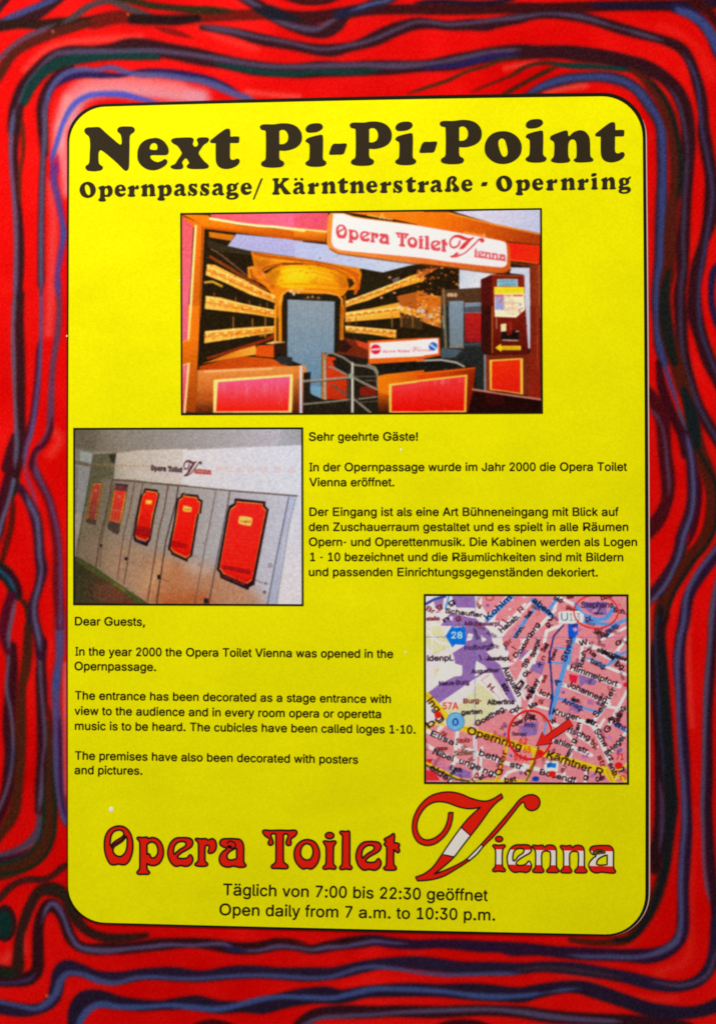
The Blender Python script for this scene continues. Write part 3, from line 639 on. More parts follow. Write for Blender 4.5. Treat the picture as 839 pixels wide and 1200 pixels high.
add(5.5, (70,80,134), (610,1141,4), (580,1141), (550,1142), (520,1142.5), (487,1139,5), (462,1135), (437,1133), (420,1135), (400,1141), (387,1145), (362,1146), (330,1144), (300,1143), (262,1144.5), (230,1147), (200,1146), (185,1145), (160,1146), (135,1152,7), (115,1149,8), (97,1142,7), (80,1141,8), (71,1150,9), (66,1164,9), (55,1176,9), (42,1182,6), (20,1178,6), (0,1174,6))
add(9, (42,16,24), (782,720,3), (768,757,8), (768,812,9), (770,848), (772,885), (772,922,10), (772,967,12), (769,1000,13), (767,1020,8)); add(3.5, (34,58,92), (770,722), (767.5,748), (768.5,775), (771,812), (772.5,848), (776,885), (777.5,920,2)); add(5, (70,52,84), (772,912,2), (775,940), (775,970), (772,1000,2))
# --- bottom margin
add(14, (32,24,48), (840,1178), (819,1185), (794,1187), (765,1184), (737,1175), (705,1164), (680,1157), (657,1157), (628,1162), (610,1166,16), (580,1164,17), (550,1162,16), (520,1161,15), (487,1160,15), (450,1161,13), (425,1163,13), (400,1168,13), (380,1166,17), (355,1168,19), (330,1173,17), (307,1179,18), (282,1180,11), (255,1180,12), (230,1175,15), (210,1176,12), (190,1178,9), (165,1178,14), (140,1175,13), (115,1170,17), (100,1171,18), (92,1182,18), (88,1196,16), (86,1210,14))
add(7, (64,84,146), (640,1163,3), (620,1166,6), (610,1167,6), (580,1168), (550,1166), (525,1162.5), (500,1160.5), (465,1159), (440,1159), (420,1162.5), (400,1167.5), (387,1169.5), (362,1169), (330,1168), (305,1171), (280,1177.5), (255,1182.5,8), (225,1180.5,8), (200,1178), (170,1180), (140,1180), (118,1177,9), (105,1183,9), (96,1194,9), (90,1206,8)); add(4, (70,84,140), (680,1158,2), (660,1160,5), (640,1163,3))
add(12, (46,18,30), (345,1210), (357,1196), (372,1188), (400,1186), (437,1186), (462,1185), (512,1186), (562,1184), (610,1186), (643,1191), (685,1194), (728,1196), (771,1199), (805,1204)); add(6, (88,76,112), (352,1204), (375,1193), (400,1191), (437,1189), (475,1186), (525,1184), (575,1183), (610,1186,7), (643,1191,8), (685,1195,8), (728,1197,6))
add(7, (54,14,22), (512,1204), (530,1199), (556,1199), (575,1204)); add(8, (60,14,20), (222,1207), (245,1199), (270,1203))
add(11, DK, (430,1102,9), (410,1105), (385,1109), (365,1112.5,9), (345,1109,8), (325,1107,10), (300,1111,12), (275,1111,13), (250,1107), (225,1105), (200,1106), (180,1107.5), (150,1111), (125,1112), (105,1112), (92,1108,12), (83,1098), (77,1082), (70,1068), (60,1061,13), (50,1070), (45.5,1088), (45,1116), (44,1136,13), (35,1146,13), (18,1149,12), (0,1150,12))
add(5.5, (92,82,128), (478,1106,2), (460,1105,4), (440,1103,5), (420,1106,5), (405,1109,5), (385,1110,6), (365,1113,5), (345,1110,5), (325,1109), (300,1114,4), (275,1112,4), (262,1106,5), (225,1108), (200,1107), (180,1109), (150,1112), (125,1114,7), (100,1112,7), (90,1107,7), (82,1094), (76,1078), (69,1064,7), (61,1059,6), (54,1067,5), (49,1082,2)); add(5, (64,50,100), (0,1152), (20,1151), (36,1147), (44,1139,3)); add(5, (60,18,18), (305,1107,2), (322,1102), (340,1102), (360,1105,2))
add(5, (36,30,78), (258,1110,3), (275,1113,7), (290,1114,3))
# --- lower left corner
add(10, (50,26,22), (0,1139,14), (11,1140,14), (20,1137,12), (22,1121), (23,1100), (29,1079), (37.6,1058), (48,1044,12), (62,1042,13), (76,1049,13), (83,1062,13), (90,1077,11), (103,1091,10), (125,1099,9), (150,1099,7), (172,1096,4)); add(8, (26,36,28), (0,1140), (12,1141), (21,1134,5)); add(6, (38,36,24), (50,1044,3), (64,1041), (78,1050), (84,1062), (92,1077,3))
add(8, (66,26,24), (0,1053), (11,1041), (24,1033), (37,1030.6), (51,1030.6), (62,1026), (73,1017), (84,1010))
add(18, (72,32,18), (56,850,8), (59.6,870,12), (58.7,892,15), (58.5,925,17), (58,953,18), (56,978,17), (46,999,18), (31,1011,18), (15,1017,18), (0,1021,19)); add(4, (22,46,32), (53,895), (52,925), (52,955), (48,978), (38,997), (20,1008), (0,1013)); add(4, (28,40,24), (61,840,3), (64,870), (63,910,5), (65,950), (64,975), (54,1002), (34,1018), (10,1023), (0,1024))
add(7, (66,66,92), (47,945,4), (46,960), (44,975,9), (35,987,10), (20,996,9), (0,1003,8)); add(6, (48,22,46), (40,992,2), (22,1002,5), (0,1008,7))
add(9, (74,32,16), (33,735,6), (33,760), (30,787), (26,806), (25,842,10), (24,888,10), (21,925,10), (15.6,955,10), (0,978,10))
add(12, (58,14,26), (14,758,10), (15,784,12), (13,815), (11,852,11), (13,879,13), (11,907), (8,930,12), (0,955,12)); add(8, (42,24,46), (14,862,5), (14,885,9), (10,910,6)); add(4.5, (98,88,116), (11,745,6), (10,778), (8,806), (13,833), (15.6,861), (15.6,885,3), (11,916,5), (0,946))
add(10, (54,18,30), (49,760,8), (48.6,787), (49.5,815), (49.5,852), (49.5,888), (47,925), (46,950,8)); add(5, (94,80,108), (47,760), (47.6,787), (49.5,815), (52,842), (53,870,4), (50,895,3), (48.5,930,6), (46,952))
add(5, (90,20,14), (55,822), (61,850), (64,870))
add(9, (84,70,124), (70.6,720), (70.6,760), (69,778), (66.5,797,9), (66,824,8), (68,852), (68,888), (70.6,925), (75,953), (79,962)); add(5, (54,80,150), (69,780,3), (67,797,6), (66.5,812,3)); add(4, (62,20,60), (70,840), (71,880), (72,925), (77,958))
# --- left margin
add(7, (88,20,14), (16.5,583), (14,614), (8,638), (0,664)); add(13, (60,14,30), (14,552), (9,572), (3,596), (-3,625)); add(8, GB, (21,555,8), (18,572,8), (14,588,3)); add(5.5, (96,94,126), (18,548), (15.6,568), (9,592), (3,610), (-3,632))
add(16, (24,32,30), (-4,668), (6,672), (14,682), (20,697,12)); add(8, (56,12,24), (2,665,4), (14,675), (22,690), (24,702,4)); add(5, TE, (-3,667), (9,676), (16,687), (20,698,3))
add(9, (80,12,36), (14,698), (8,716), (5,735), (6,750), (10,764,6)); add(6, (96,84,112), (19,702), (15,722), (11,742), (10.5,760))
add(8, (66,28,18), (22,699), (32,711), (35,728), (33,748), (32,768)); add(8, (28,40,34), (33,716,3), (36,727,8), (36,738,3))
add(7, (60,12,20), (46,738,3), (52,752), (52,768)); add(10, (56,20,44), (24,572,8), (33,586,9), (41,603), (45,623), (47,651), (49.5,667,11), (46,687), (40,706), (40,724), (45,744), (48.6,768,9)); add(5.5, (92,88,124), (31,578,4), (36,592,6), (43,606,7), (45.5,623), (47,651), (49,667,5), (46,687), (41,706), (41,724), (45,742,6), (47.5,762,6)); add(4, (136,52,96), (29,545), (33,562), (39,577), (45,598,2))
add(9, (104,18,30), (38,545,7), (47,564,8), (57,584), (63,607), (66.5,629), (68,653), (68,682), (69.6,712), (70.6,735,7)); add(4.5, (98,66,122), (40,542), (49,565), (58,584), (64.5,607), (69,629), (71,653), (71.5,682), (71.5,712), (71,740,6))
add(9, (52,18,24), (23,345), (22.5,367), (24,413), (24.5,459), (25,496,10), (26,514,10), (22,542,9), (19,556)); add(12, (66,14,26), (17,510,3), (13,530,11), (9,548,13)); add(6, (88,90,118), (18,345), (16.5,367), (15.6,391), (16.5,422), (17.4,459,5), (19,496,5), (20,520), (18,548))
add(8, (76,14,40), (48,395,5), (46,413,7), (44,450), (39.5,487,9), (34,506,8), (29,520,4)); add(5.5, (92,76,128), (48.6,330,6), (48.6,386), (46.8,432), (42,478), (36.7,509,6), (31,527,6), (29.2,548))
add(8, (88,58,92), (68.5,322), (69,340), (69.7,362), (68,391), (63,422), (60.5,459), (59.6,487,9), (57,506,8), (49.5,520,8), (41.5,532,9), (40,545,8), (44,560)); add(5, (80,10,30), (62,488,3), (60,505,6), (52,521,6), (42,528,5), (37,545,6), (40,556,4))
add(7, (50,20,26), (24,122,11), (20,157), (18,181), (20.5,218), (24,258), (24.8,304,8), (23,350)); add(5, (96,34,16), (26,138,4), (27.5,155), (27.5,180), (24,203), (24,240,3)); add(6, (82,84,122), (17,128), (14,152), (13,176), (14,203), (17.4,240), (19,273), (19,304), (18,350))
add(8, (66,24,40), (52,110,3), (53,157), (51,185,7), (49.5,222), (48.6,277), (48.6,345)); add(6, (86,82,112), (52.5,120), (53,157), (51,185,5), (49.5,222,6), (48.6,277), (48.6,345))
add(6, (132,30,110), (68,182,4), (66,200,7), (66,214,3)); add(8, (84,56,136), (61.5,186,5), (63,209,9), (69,236), (73,258), (74.5,277,9), (71,300), (68,322), (68,348,7)); add(6, (64,72,150), (72,252,3), (75,272,7), (73,290,3))

for w, col, pts, k in LL:
    if w >= 9: L(w, col, *pts, **dict(k, a=0.0, halo=0.14))
for w, col, pts, k in LL:
    if w >= 9: L(w + 4, (84, 4, 8), *[p if len(p) == 2 else (p[0], p[1], p[2] + 4) for p in pts], soft=4.5, a=0.38)
CORES = (SL, BL, BB, TE, PU)
for w, col, pts, k in LL:
    core = w < 9 and max(col) > 90 and col[2] >= col[0]
    dw = 1.6 if w >= 9 else -0.8 if core else 0.0
    L(w + dw, col, *[p if len(p) == 2 else (p[0], p[1], max(1.2, p[2] + dw)) for p in pts], **dict(dict(soft=2.3 if core else 1.9, a=0.9 if core else 0.97), **k))
bd.disc((6, 1082), 14, 22, (56, 22, 26)); bd.disc((5, 1083), 9.5, 16, (14, 46, 42))
bd.stroke([(150, 16), (151, 18)], 2, (200, 110, 40)); bd.stroke([(62, 36), (63, 38)], 2, (190, 110, 50)); bd.stroke([(55, 1166), (56, 1168)], 2, (225, 120, 70))
bd.blur(1)
bd.grain(4.5, 4.0)

cxq = (gx[1:, 1:] + gx[:-1, :-1]) / 2; cyq = (gy[1:, 1:] + gy[:-1, :-1]) / 2
keep = ~((cxq > 96) & (cxq < 742) & (cyq > 138) & (cyq < 1068))
board = bd.build('painted_board', 0.0, M_BOARD, None, 1.02, keep, lo=0.0)
tag(board, 'red wall board sprayed with wavy dark and blue lines, behind the yellow notice', 'wall board')
board.data.name = 'painted_board'
back = slab('backing', [(-190, -190), (1031, -190), (1031, 1391), (-190, 1391)], -0.012, -0.0006, grain_mat('board_backing', L3(150, 20, 12), L3(170, 28, 18), 0.6, 0.2), board)

# ---------------------------------------------------------------- the yellow notice
zb = float(plane(420, 1090)[1])
poster = bpy.data.objects.new('notice', None)
COL.objects.link(poster)
poster.location = (float(plane(420, 1090)[0]), 0, zb)
poster.empty_display_size = 0.05
tag(poster, 'yellow paper notice with rounded corners pasted on the red board, headed Next Pi-Pi-Point', 'notice')

def quad(pts):
    c = np.polyfit([p[0] for p in pts], [p[1] for p in pts], 2)
    return lambda t: np.polyval(c, t)
def outline(Lf, Rf, Tf, Bf, r):
    """rounded outline whose four sides follow the slightly bowed edges of the sheet"""
    x0, x1, y0, y1 = 80.0, 756.0, 117.0, 1089.0
    P = []
    for (cx_, cy_, a0, rr) in ((x1 - r[1], y0 + r[1], -90, r[1]), (x1 - r[2], y1 - r[2], 0, r[2]), (x0 + r[3], y1 - r[3], 90, r[3]), (x0 + r[0], y0 + r[0], 180, r[0])):
        for k in range(13):
            a = math.radians(a0 + 90 * k / 12)
            P.append((cx_ + rr * math.cos(a), cy_ + rr * math.sin(a)))
    D = []
    for i in range(len(P)):
        a, b = np.array(P[i]), np.array(P[(i + 1) % len(P)])
        n = max(1, int(np.linalg.norm(b - a) / 25))
        for k in range(n): D.append(a + (b - a) * k / n)
    out = []
    for x, y in D:
        u = (x - x0) / (x1 - x0); v = (y - y0) / (y1 - y0)
        t, b = Tf(x), Bf(x)
        yy = t + (b - t) * v
        l, r_ = Lf(yy), Rf(yy)
        out.append((l + (r_ - l) * u, yy))
    return np.array(out)
yel = outline(quad([(190, 82.0), (600, 80.6), (1010, 80.6)]), quad([(190, 752.7), (600, 755.2), (1020, 755.6)]), quad([(150, 124.6), (440, 117.6), (690, 113.6)]), quad([(150, 1081.6), (440, 1088.8), (700, 1094.3)]), (42, 48, 47, 43))
blk = outline(quad([(190, 79.4), (600, 78.7), (1010, 79.0)]), quad([(190, 756.4), (600, 759.2), (1020, 759.7)]), quad([(150, 121.2), (440, 113.2), (690, 109.3)]), quad([(150, 1083.9), (440, 1092.0), (700, 1096.9)]), (42, 49, 50, 43))
wht = outline(quad([(190, 80.2), (600, 79.5), (1010, 79.8)]), quad([(190, 757.5), (600, 760.6), (1020, 761.1)]), quad([(150, 122.4), (440, 114.4), (690, 110.5)]), quad([(150, 1083.2), (440, 1091.3), (700, 1096.9)]), (42, 50, 51, 43))
slab('paper', wht, 0.0002, 0.0011, M_WHITE, poster)
Flat(0.00120).fill([blk]).build('border', M_BLACK, poster)
Flat(0.00130).fill([yel]).build('yellow_ground', M_YELLOW, poster)
INK = 0.00145

# ---- heading, drawn letter by letter in heavy rounded serif type
n1 = tile(90, 130, 8.39); n2 = tile(180, 130, 7.627); n3 = tile(295, 130, 7.627); n4 = tile(400, 130, 7.627); n5 = tile(505, 130, 6.99); n6 = tile(620, 130, 6.454)
C_N = [n1((80,205),(85,180),(110,165),(150,163),(215,160),(240,170),(300,225),(370,285),(425,330),(442,330),(447,300),(440,250),(430,228),(405,205),(408,175),(435,158),(500,155),(555,160),(577,185),(565,215),(540,232),(527,260),(525,350),(523,450),(520,550),(510,580),(490,592),(465,580),(400,515),(320,445),(255,395),(240,390),(225,405),(220,450),(225,515),(240,535),(262,550),(255,580),(220,593),(165,597),(110,588),(90,560),(98,540),(120,525),(130,495),(133,430),(137,340),(132,280),(120,250),(95,230))]
C_e = [[(161.5,181.3),(162.7,174),(166.3,168),(172,164),(179.4,162.2),(185.4,162.1),(191.8,165.2),(196.4,170.6),(198.4,176.5),(197.2,181.1),(194.4,182.2),(186,182.3),(178.2,182.4),(176.8,184.2),(179.4,187.8),(185.2,190.2),(190.5,188.5),(193,186.8),(195.7,187.3),(196.8,190.3),(194.4,194.2),(187.9,198.2),(181.3,200),(173.4,198.9),(166.3,194.4),(162.3,188.4)], [(176.4,174.9),(176.8,171.1),(178.8,168.7),(181.5,168.1),(184.2,169.6),(185.1,172.9),(184.2,175.7),(180,175.9)]]
C_x = [n2((160,270),(175,250),(230,242),(340,240),(362,255),(360,280),(355,300),(375,322),(398,310),(400,290),(390,265),(400,245),(450,238),(490,243),(500,260),(485,285),(455,305),(425,345),(408,378),(420,405),(460,455),(490,480),(498,500),(480,517),(400,523),(330,520),(300,505),(305,485),(320,470),(310,445),(292,427),(275,440),(260,465),(270,490),(265,515),(230,525),(180,522),(155,505),(165,490),(195,475),(225,430),(255,385),(250,365),(215,315),(180,295))]
C_t = [n2((512,285),(510,268),(530,250),(600,195),(650,163),(675,162),(687,172),(690,232,1),(765,232),(770,250),(765,285),(755,290),(688,290,1),(687,360),(688,420),(700,438),(725,438),(745,428),(768,435),(772,460),(750,490),(700,515),(640,522),(590,505),(565,470),(558,420),(558,292,1),(518,290))]
C_P = [n3((75,150),(85,130),(115,122),(200,122),(270,113),(340,117),(400,140),(440,185),(452,235),(440,290),(400,330),(340,353),(290,360),(250,357,1),(250,420),(260,440),(285,455),(293,475),(275,500),(210,510),(140,508),(95,495),(85,475),(97,455),(118,442),(127,420),(127,190),(118,178),(90,172)), n3((250,182,1),(275,172),(305,182),(325,215),(327,250),(315,280),(285,298),(250,299,1))]
C_i = [n3((483,175),(490,145),(525,120),(580,112),(620,118),(637,140),(630,165),(590,190),(540,198),(500,195)), n3((482,270),(495,250),(530,235),(590,220),(625,215),(637,225),(640,300),(638,420),(645,440),(665,455),(668,475),(645,495),(580,503),(515,498),(482,480),(485,460),(505,445),(515,425),(517,310),(505,290),(485,280))]
C_hy = [[(385.8,181),(387,176),(389,171),(391.5,168.8),(398,168.7),(405,168.3),(406.6,169.5),(405.2,175),(403.6,179.6),(401.5,181.4),(395,181.7),(388,181.9)]]
C_o = [n5((437,310),(445,260),(475,210),(520,180),(580,168),(640,175),(695,205),(730,250),(742,300),(730,360),(690,405),(640,430),(580,438),(520,425),(470,390),(443,350)), n5((550,265),(557,240),(578,228),(600,240),(615,280),(625,330),(623,360),(605,377),(585,372),(568,340),(555,300))]
C_n = [n6((155,205),(165,190),(210,170),(270,150),(288,155),(293,185),(300,192),(330,165),(380,148),(420,158),(450,195),(458,240),(460,330),(465,350),(482,365),(478,383),(440,390),(385,393),(345,388),(333,372),(350,358),(355,340),(354,260),(345,228),(325,218),(305,228),(294,260),(294,340),(300,358),(308,372),(300,388),(250,397),(195,395),(163,382),(165,367),(180,352),(185,330),(187,250),(178,232),(158,220))]
def shaped(cons, dx=0.0, dy=0.0, n=4):
    return [smooth(c, n) + np.array([dx, dy]) for c in cons]
T = Flat(INK)
for cons, dx, dy in ((C_N,0,0),(C_e,0,0),(C_x,0,0),(C_t,0,0),(C_P,0,0),(C_i,0,0),(C_hy,0,0),(C_P,105,-2.1),(C_i,105,-1.9),(C_hy,105.6,-2.2),(C_P,210.2,-4),(C_o,0,0),(C_i,257.4,-4.9),(C_n,0,0),(C_t,450.1,-7.7)):
    cs = shaped(cons, dx, dy)
    if cons is C_i:
        for c in cs: T.fill([c])
    else: T.fill(cs)
T.build('heading', M_TITLE, poster)

# ---- address line under the heading: the same type, small
def rel(cons, base):
    a = np.concatenate([np.array([p[:2] for p in c], float) for c in cons]); x0 = a[:, 0].min()
    return [[(p[0] - x0, p[1] - base) + tuple(p[2:]) for p in c] for c in cons]
def scl(cons, sx, sy): return [[(p[0] * sx, p[1] * sy) + tuple(p[2:]) for p in c] for c in cons]
ell = lambda g, c, rx, ry: g(*[(c[0] + rx * math.cos(k * .7854), c[1] + ry * math.sin(k * .7854)) for k in range(8)])
A = {}
A['n'] = scl(rel(C_n, 191.3), .345, .39); A['e'] = scl(rel(C_e, 199.9), .36, .385); A['t'] = scl(rel(C_t, 198.4), .36, .39); A['i'] = scl(rel(C_i, 196), .33, .385); A['-'] = scl(rel(C_hy, 197.5), .37, .385)
A['O'] = rel([ell(n1, (112, 778), 81, 81), n1((85,755),(92,730),(108,728),(128,750),(138,795),(132,824),(116,828),(95,802))], 231.6)
A['p'] = rel([n1((217,765),(225,750),(270,738),(284,748),(315,735),(345,747),(360,788),(350,828),(320,851),(284,850),(284,866),(293,880),(285,893),(250,897),(222,890),(217,875),(230,862),(234,840),(235,790),(228,775)), n1((283,778),(295,764),(308,775),(313,800),(306,825),(290,830),(282,820))], 231.6)
A['r'] = rel([n1((505,770),(515,755),(555,740),(570,742),(575,760),(590,742),(605,738),(618,755),(612,775),(595,782),(578,778),(573,792),(573,825),(580,838),(577,850),(545,855),(512,850),(505,838),(517,825),(520,800),(518,780))], 231.6)
C_a = [n2((193,680),(210,662),(240,656),(268,665),(280,692),(280,738),(293,750),(290,764),(262,768),(244,757),(222,768),(195,764),(184,744),(195,718),(225,704),(240,699),(239,686),(230,682),(220,693),(203,694)), n2((220,740),(226,728),(240,722),(240,744),(230,752))]
A['a'] = rel(C_a, 230.6)
A['s'] = rel([n2((315,690),(322,668),(345,657),(370,660),(388,655),(393,690),(383,695),(370,683),(352,676),(348,684),(362,697),(385,710),(395,735),(385,760),(355,770),(335,763),(316,770),(312,730),(322,725),(335,745),(352,755),(360,747),(348,737),(325,720))], 230.6)
A['g'] = rel([n2((655,690),(668,665),(700,655),(730,661),(758,645),(765,657),(748,675),(750,697),(735,718),(705,728),(692,732),(702,738),(735,735),(760,750),(762,775),(740,795),(700,802),(665,795),(650,775),(660,760),(652,742),(665,725),(660,712)), n2((695,687),(703,672),(712,680),(715,700),(707,712),(698,704)), n2((680,776),(700,767),(730,770),(720,781),(695,784))], 229.9)
A['K'] = rel([n3((185,615),(195,605),(235,602),(247,610),(240,625),(242,655),(265,635),(275,620),(270,605),(300,600),(333,603),(335,615),(318,625),(285,655),(320,705),(340,728),(352,738),(345,747),(300,748),(285,738),(280,730),(255,690),(243,700),(243,725),(253,738),(245,750),(215,752),(185,748),(187,735),(200,720),(203,640),(198,628))], 228.3)
A['ä'] = A['a'] + [[(p[0] + 3.4, p[1] - 17.6) for p in [(1.9*math.cos(k*.7854), 1.7*math.sin(k*.7854)) for k in range(8)]], [(p[0] + 10.4, p[1] - 17.6) for p in [(1.9*math.cos(k*.7854), 1.7*math.sin(k*.7854)) for k in range(8)]]]
A['ß'] = rel([n5((112,655),(115,640),(125,630),(127,580),(140,545),(175,530),(205,540),(210,565),(195,585),(205,600),(225,620),(232,645),(215,662),(185,660),(172,648),(175,635),(185,625),(180,610),(165,595),(168,575),(180,560),(175,552),(165,560),(160,590),(158,630),(165,645),(160,660),(130,663))], 224.8)
A['/'] = rel([n3((10,790,1),(18,778),(85,607),(103,605,1),(30,785),(22,795))], 228.6)
T = Flat(INK)
for ch, x in (('O',93.9),('p',115.9),('e',135),('r',150.2),('n',165.7),('p',185),('a',204.3),('s',220.9),('s',235),('a',248.8),('g',265.2),('e',282.3),('/',296.3),('K',319.3),('ä',343.5),('r',360.6),('n',376.6),('t',395.6),('n',409.8),('e',429.1),('r',445.2),('s',460.7),('t',475),('r',489.2),('a',504),('ß',521),('e',540.3),('-',563.4),('O',580.8),('p',603.7),('e',623.1),('r',639.4),('n',656.4),('r',676),('i',692),('n',703.7),('g',723.8)):
    base = 231.6 - (x - 100) * 0.0149
    cs = shaped(A[ch], x, base, 3)
    if ch in 'i': [T.fill([c]) for c in cs]
    elif ch == 'ä': T.fill(cs[:2]); T.fill([cs[2]]); T.fill([cs[3]])
    else: T.fill(cs)
T.build('address_line', M_TITLE, poster)

# ---- running text
def block(name, rows, label, cap=9.7, bold=0.7):
    t = Flat(INK)
    for s, p0, p1 in rows:
        for cons in lay_text(s, p0, p1, cap):
            for g in split_outlines(cons):
                t.fill(g)
                for c in g: t.ribbon(c, bold, True, 0, 0.00005)
    o = t.build(name, M_TEXT, poster)
    o['label'] = label
block('greeting', [("Sehr geehrte Gäste!", (362.3, 516.5), (489.4, 516.3))], 'German greeting line')
block('paragraph', [("In der Opernpassage wurde im Jahr 2000 die Opera Toilet", (363, 552.2), (733.8, 551.7)), ("Vienna eröffnet.", (362.8, 569.8), (461.8, 569.8))], 'two-line German paragraph')
block('paragraph', [("Der Eingang ist als eine Art Bühneneingang mit Blick auf", (363, 604.5), (724, 604.5)), ("den Zuschauerraum gestaltet und es spielt in alle Räumen", (362.4, 622.1), (735.3, 622.1)), ("Opern- und Operettenmusik. Die Kabinen werden als Logen", (362.4, 639.7), (745.6, 639.7)), ("1 - 10 bezeichnet und die Räumlichkeiten sind mit Bildern", (363.8, 657.3), (729.4, 657.6)), ("und passenden Einrichtungsgegenständen dekoriert.", (362.4, 674.9), (699.6, 675.4))], 'five-line German paragraph')
block('greeting', [("Dear Guests,", (88.8, 732.6), (170.4, 733.2))], 'English greeting line')
block('paragraph', [("In the year 2000 the Opera Toilet Vienna was opened in the", (89.3, 768), (460.4, 770.8)), ("Opernpassage.", (88.3, 785.1), (183.3, 786.1))], 'two-line English paragraph on the year 2000')
block('paragraph', [("The entrance has been decorated as a stage entrance with", (88.8, 819.5), (457.7, 823.7)), ("view to the audience and in every room opera or operetta", (88.3, 837.4), (446.3, 841.3)), ("music is to be heard. The cubicles have been called loges 1-10.", (88.8, 855), (486.6, 859.4))], 'three-line English paragraph')
block('paragraph', [("The premises have also been decorated with posters", (88.8, 889.9), (419.4, 894.6)), ("and pictures.", (88.3, 906.8), (167.2, 907.5))], 'last English paragraph')
block('opening_hours', [("Täglich von 7:00 bis 22:30 geöffnet", (261.9, 1048.6), (571, 1055.4))], 'German opening hours', 13.4)
block('opening_hours', [("Open daily from 7 a.m. to 10:30 p.m.", (257.7, 1071.9), (579.6, 1078.3))], 'English opening hours', 13.4)

# ---- logo lettering
o1 = tile(115, 955, 8.39); o2 = tile(205, 955, 8.39); o3 = tile(300, 955, 8.39); o4 = tile(390, 955, 8.39); ov = tile(475, 920, 4.935); o6 = tile(570, 970, 10.49); o7 = tile(640, 970, 9.32)
G_O = [o1((68,300),(75,220),(105,155),(155,118),(215,106),(270,120),(315,165),(340,230),(348,300),(338,380),(310,450),(275,483),(240,486),(205,480),(160,488),(125,478),(95,430),(75,370)), o1((128,300),(126,255),(135,200),(160,162),(195,147),(230,147),(256,168),(256,195),(235,218),(190,245),(150,275)), o1((152,345),(162,312),(200,285),(240,258),(268,228),(285,212),(292,260),(288,320),(270,370),(235,402),(200,403),(165,380))]
G_p = [o1((388,228),(396,216),(440,219),(488,215),(498,228),(540,218),(595,238),(632,285),(648,355),(638,420),(608,470),(560,494),(515,490),(486,474,1),(486,520),(498,545),(512,562),(500,578),(450,580),(398,578),(387,562),(400,545),(414,520),(416,450),(416,330),(414,265),(402,245)), o1((486,288,1),(510,268),(545,265),(575,285),(592,330),(590,375),(570,408),(545,420),(525,412),(515,390),(500,378),(486,388,1))]
G_e = [o4((228,410),(238,350),(262,300),(305,265),(360,258),(420,260),(455,270),(475,300),(463,342),(425,372),(370,402),(335,430),(325,452),(350,462),(385,463),(420,455),(440,430),(455,428),(475,465),(462,510),(430,535),(400,540),(355,532),(310,540),(280,525),(245,480)), o4((292,420),(288,360),(310,318),(345,298),(390,298),(408,320),(395,345),(350,372),(315,400))]
G_r = [o2((205,240),(215,228),(260,232),(310,230),(330,243),(370,230),(400,250),(412,300),(400,345),(375,368),(345,375),(330,360),(340,325),(335,300),(315,295),(302,312),(300,430),(305,455),(325,475),(322,492),(290,502),(230,500),(203,490),(205,475),(228,455),(235,430),(235,290),(228,262))]
G_a = [o2((440,430),(450,390),(480,352),(512,328),(480,312),(450,290),(445,265),(465,238),(520,230),(600,232),(645,240),(672,275),(680,330),(680,450),(690,475),(702,490),(690,507),(640,512),(580,500),(530,510),(480,500),(448,470)), o2((515,405),(525,375),(560,345),(610,322,1),(610,425,1),(570,438),(530,435))]
G_T = [o3((68,165),(80,147),(150,150),(240,147),(320,150),(390,148),(405,170),(385,205),(345,235),(348,270),(340,293),(310,295),(298,275),(305,240),(318,200),(300,183),(272,190,1),(272,440),(280,465),(315,495),(312,520),(270,525),(200,522),(160,520),(153,500),(190,468),(198,440),(198,188,1),(170,180),(150,195),(165,240),(172,275),(155,293),(130,290),(122,270),(135,235),(95,205))]
G_o = [o3((377,390),(385,330),(420,275),(470,245),(520,240),(575,260),(612,310),(628,380),(615,450),(585,500),(545,528),(500,520),(465,528),(425,500),(390,450)), o3((440,360),(452,315),(480,285),(510,280),(545,300),(562,345),(558,390),(535,430),(500,440),(465,425),(445,395))]
G_i = [ell(o3, (725, 200), 42, 31), o3((662,262),(675,252),(725,258),(775,252),(788,265),(775,290),(765,310),(762,430),(765,480),(788,510),(775,530),(725,525),(670,530),(660,512),(685,482),(690,430),(690,320),(680,292))]
G_l = [o4((70,170),(80,157),(130,160),(160,155),(167,175),(168,440),(170,485),(190,512),(178,532),(130,528),(80,533),(68,515),(90,485),(93,440),(95,260),(95,200),(80,185))]
G_t = [o4((505,240),(520,225),(560,205),(595,180),(606,190),(603,270,1),(640,275),(655,290),(648,320),(657,350),(640,367),(615,350),(600,335,1),(600,480),(622,512),(618,535),(565,540),(510,535),(500,518),(522,495),(527,440),(527,310),(505,290),(510,275),(520,255))]
G_V = [ov((275,157,1),(270,200),(255,250),(220,300),(170,338),(120,347),(75,330),(48,290),(40,240),(50,180),(85,115),(140,65),(200,43),(260,38),(320,50),(380,75),(440,90),(480,88),(520,70),(553,48,1),(562,72,1),(525,100),(490,138),(460,180),(420,235),(375,292),(330,350),(280,415),(220,470),(163,514,1),(230,490),(300,458),(350,428),(400,380),(440,338),(510,260),(570,190),(620,130),(660,82),(700,58),(740,55),(770,75),(775,110),(755,138),(720,145),(692,125),(682,98),(660,112),(620,162),(570,225),(510,293),(450,352),(410,400),(360,440),(290,485),(220,525),(150,545),(70,552,1),(58,530,1),(110,510),(160,470),(210,400),(250,340),(300,270),(350,205),(400,155),(435,127,1),(370,135),(310,125),(240,100),(180,95),(130,115),(90,160),(68,215),(70,265),(95,305),(130,315),(175,300),(215,265),(240,215),(250,157,1))]
V_i = [ell(o6, (152, 135), 45, 33), o6((75,220),(90,205),(150,212),(215,205),(228,222),(210,245),(195,270),(192,440),(200,480),(228,510),(220,535),(150,530),(85,535),(72,515),(100,480),(108,440),(108,275),(95,245))]
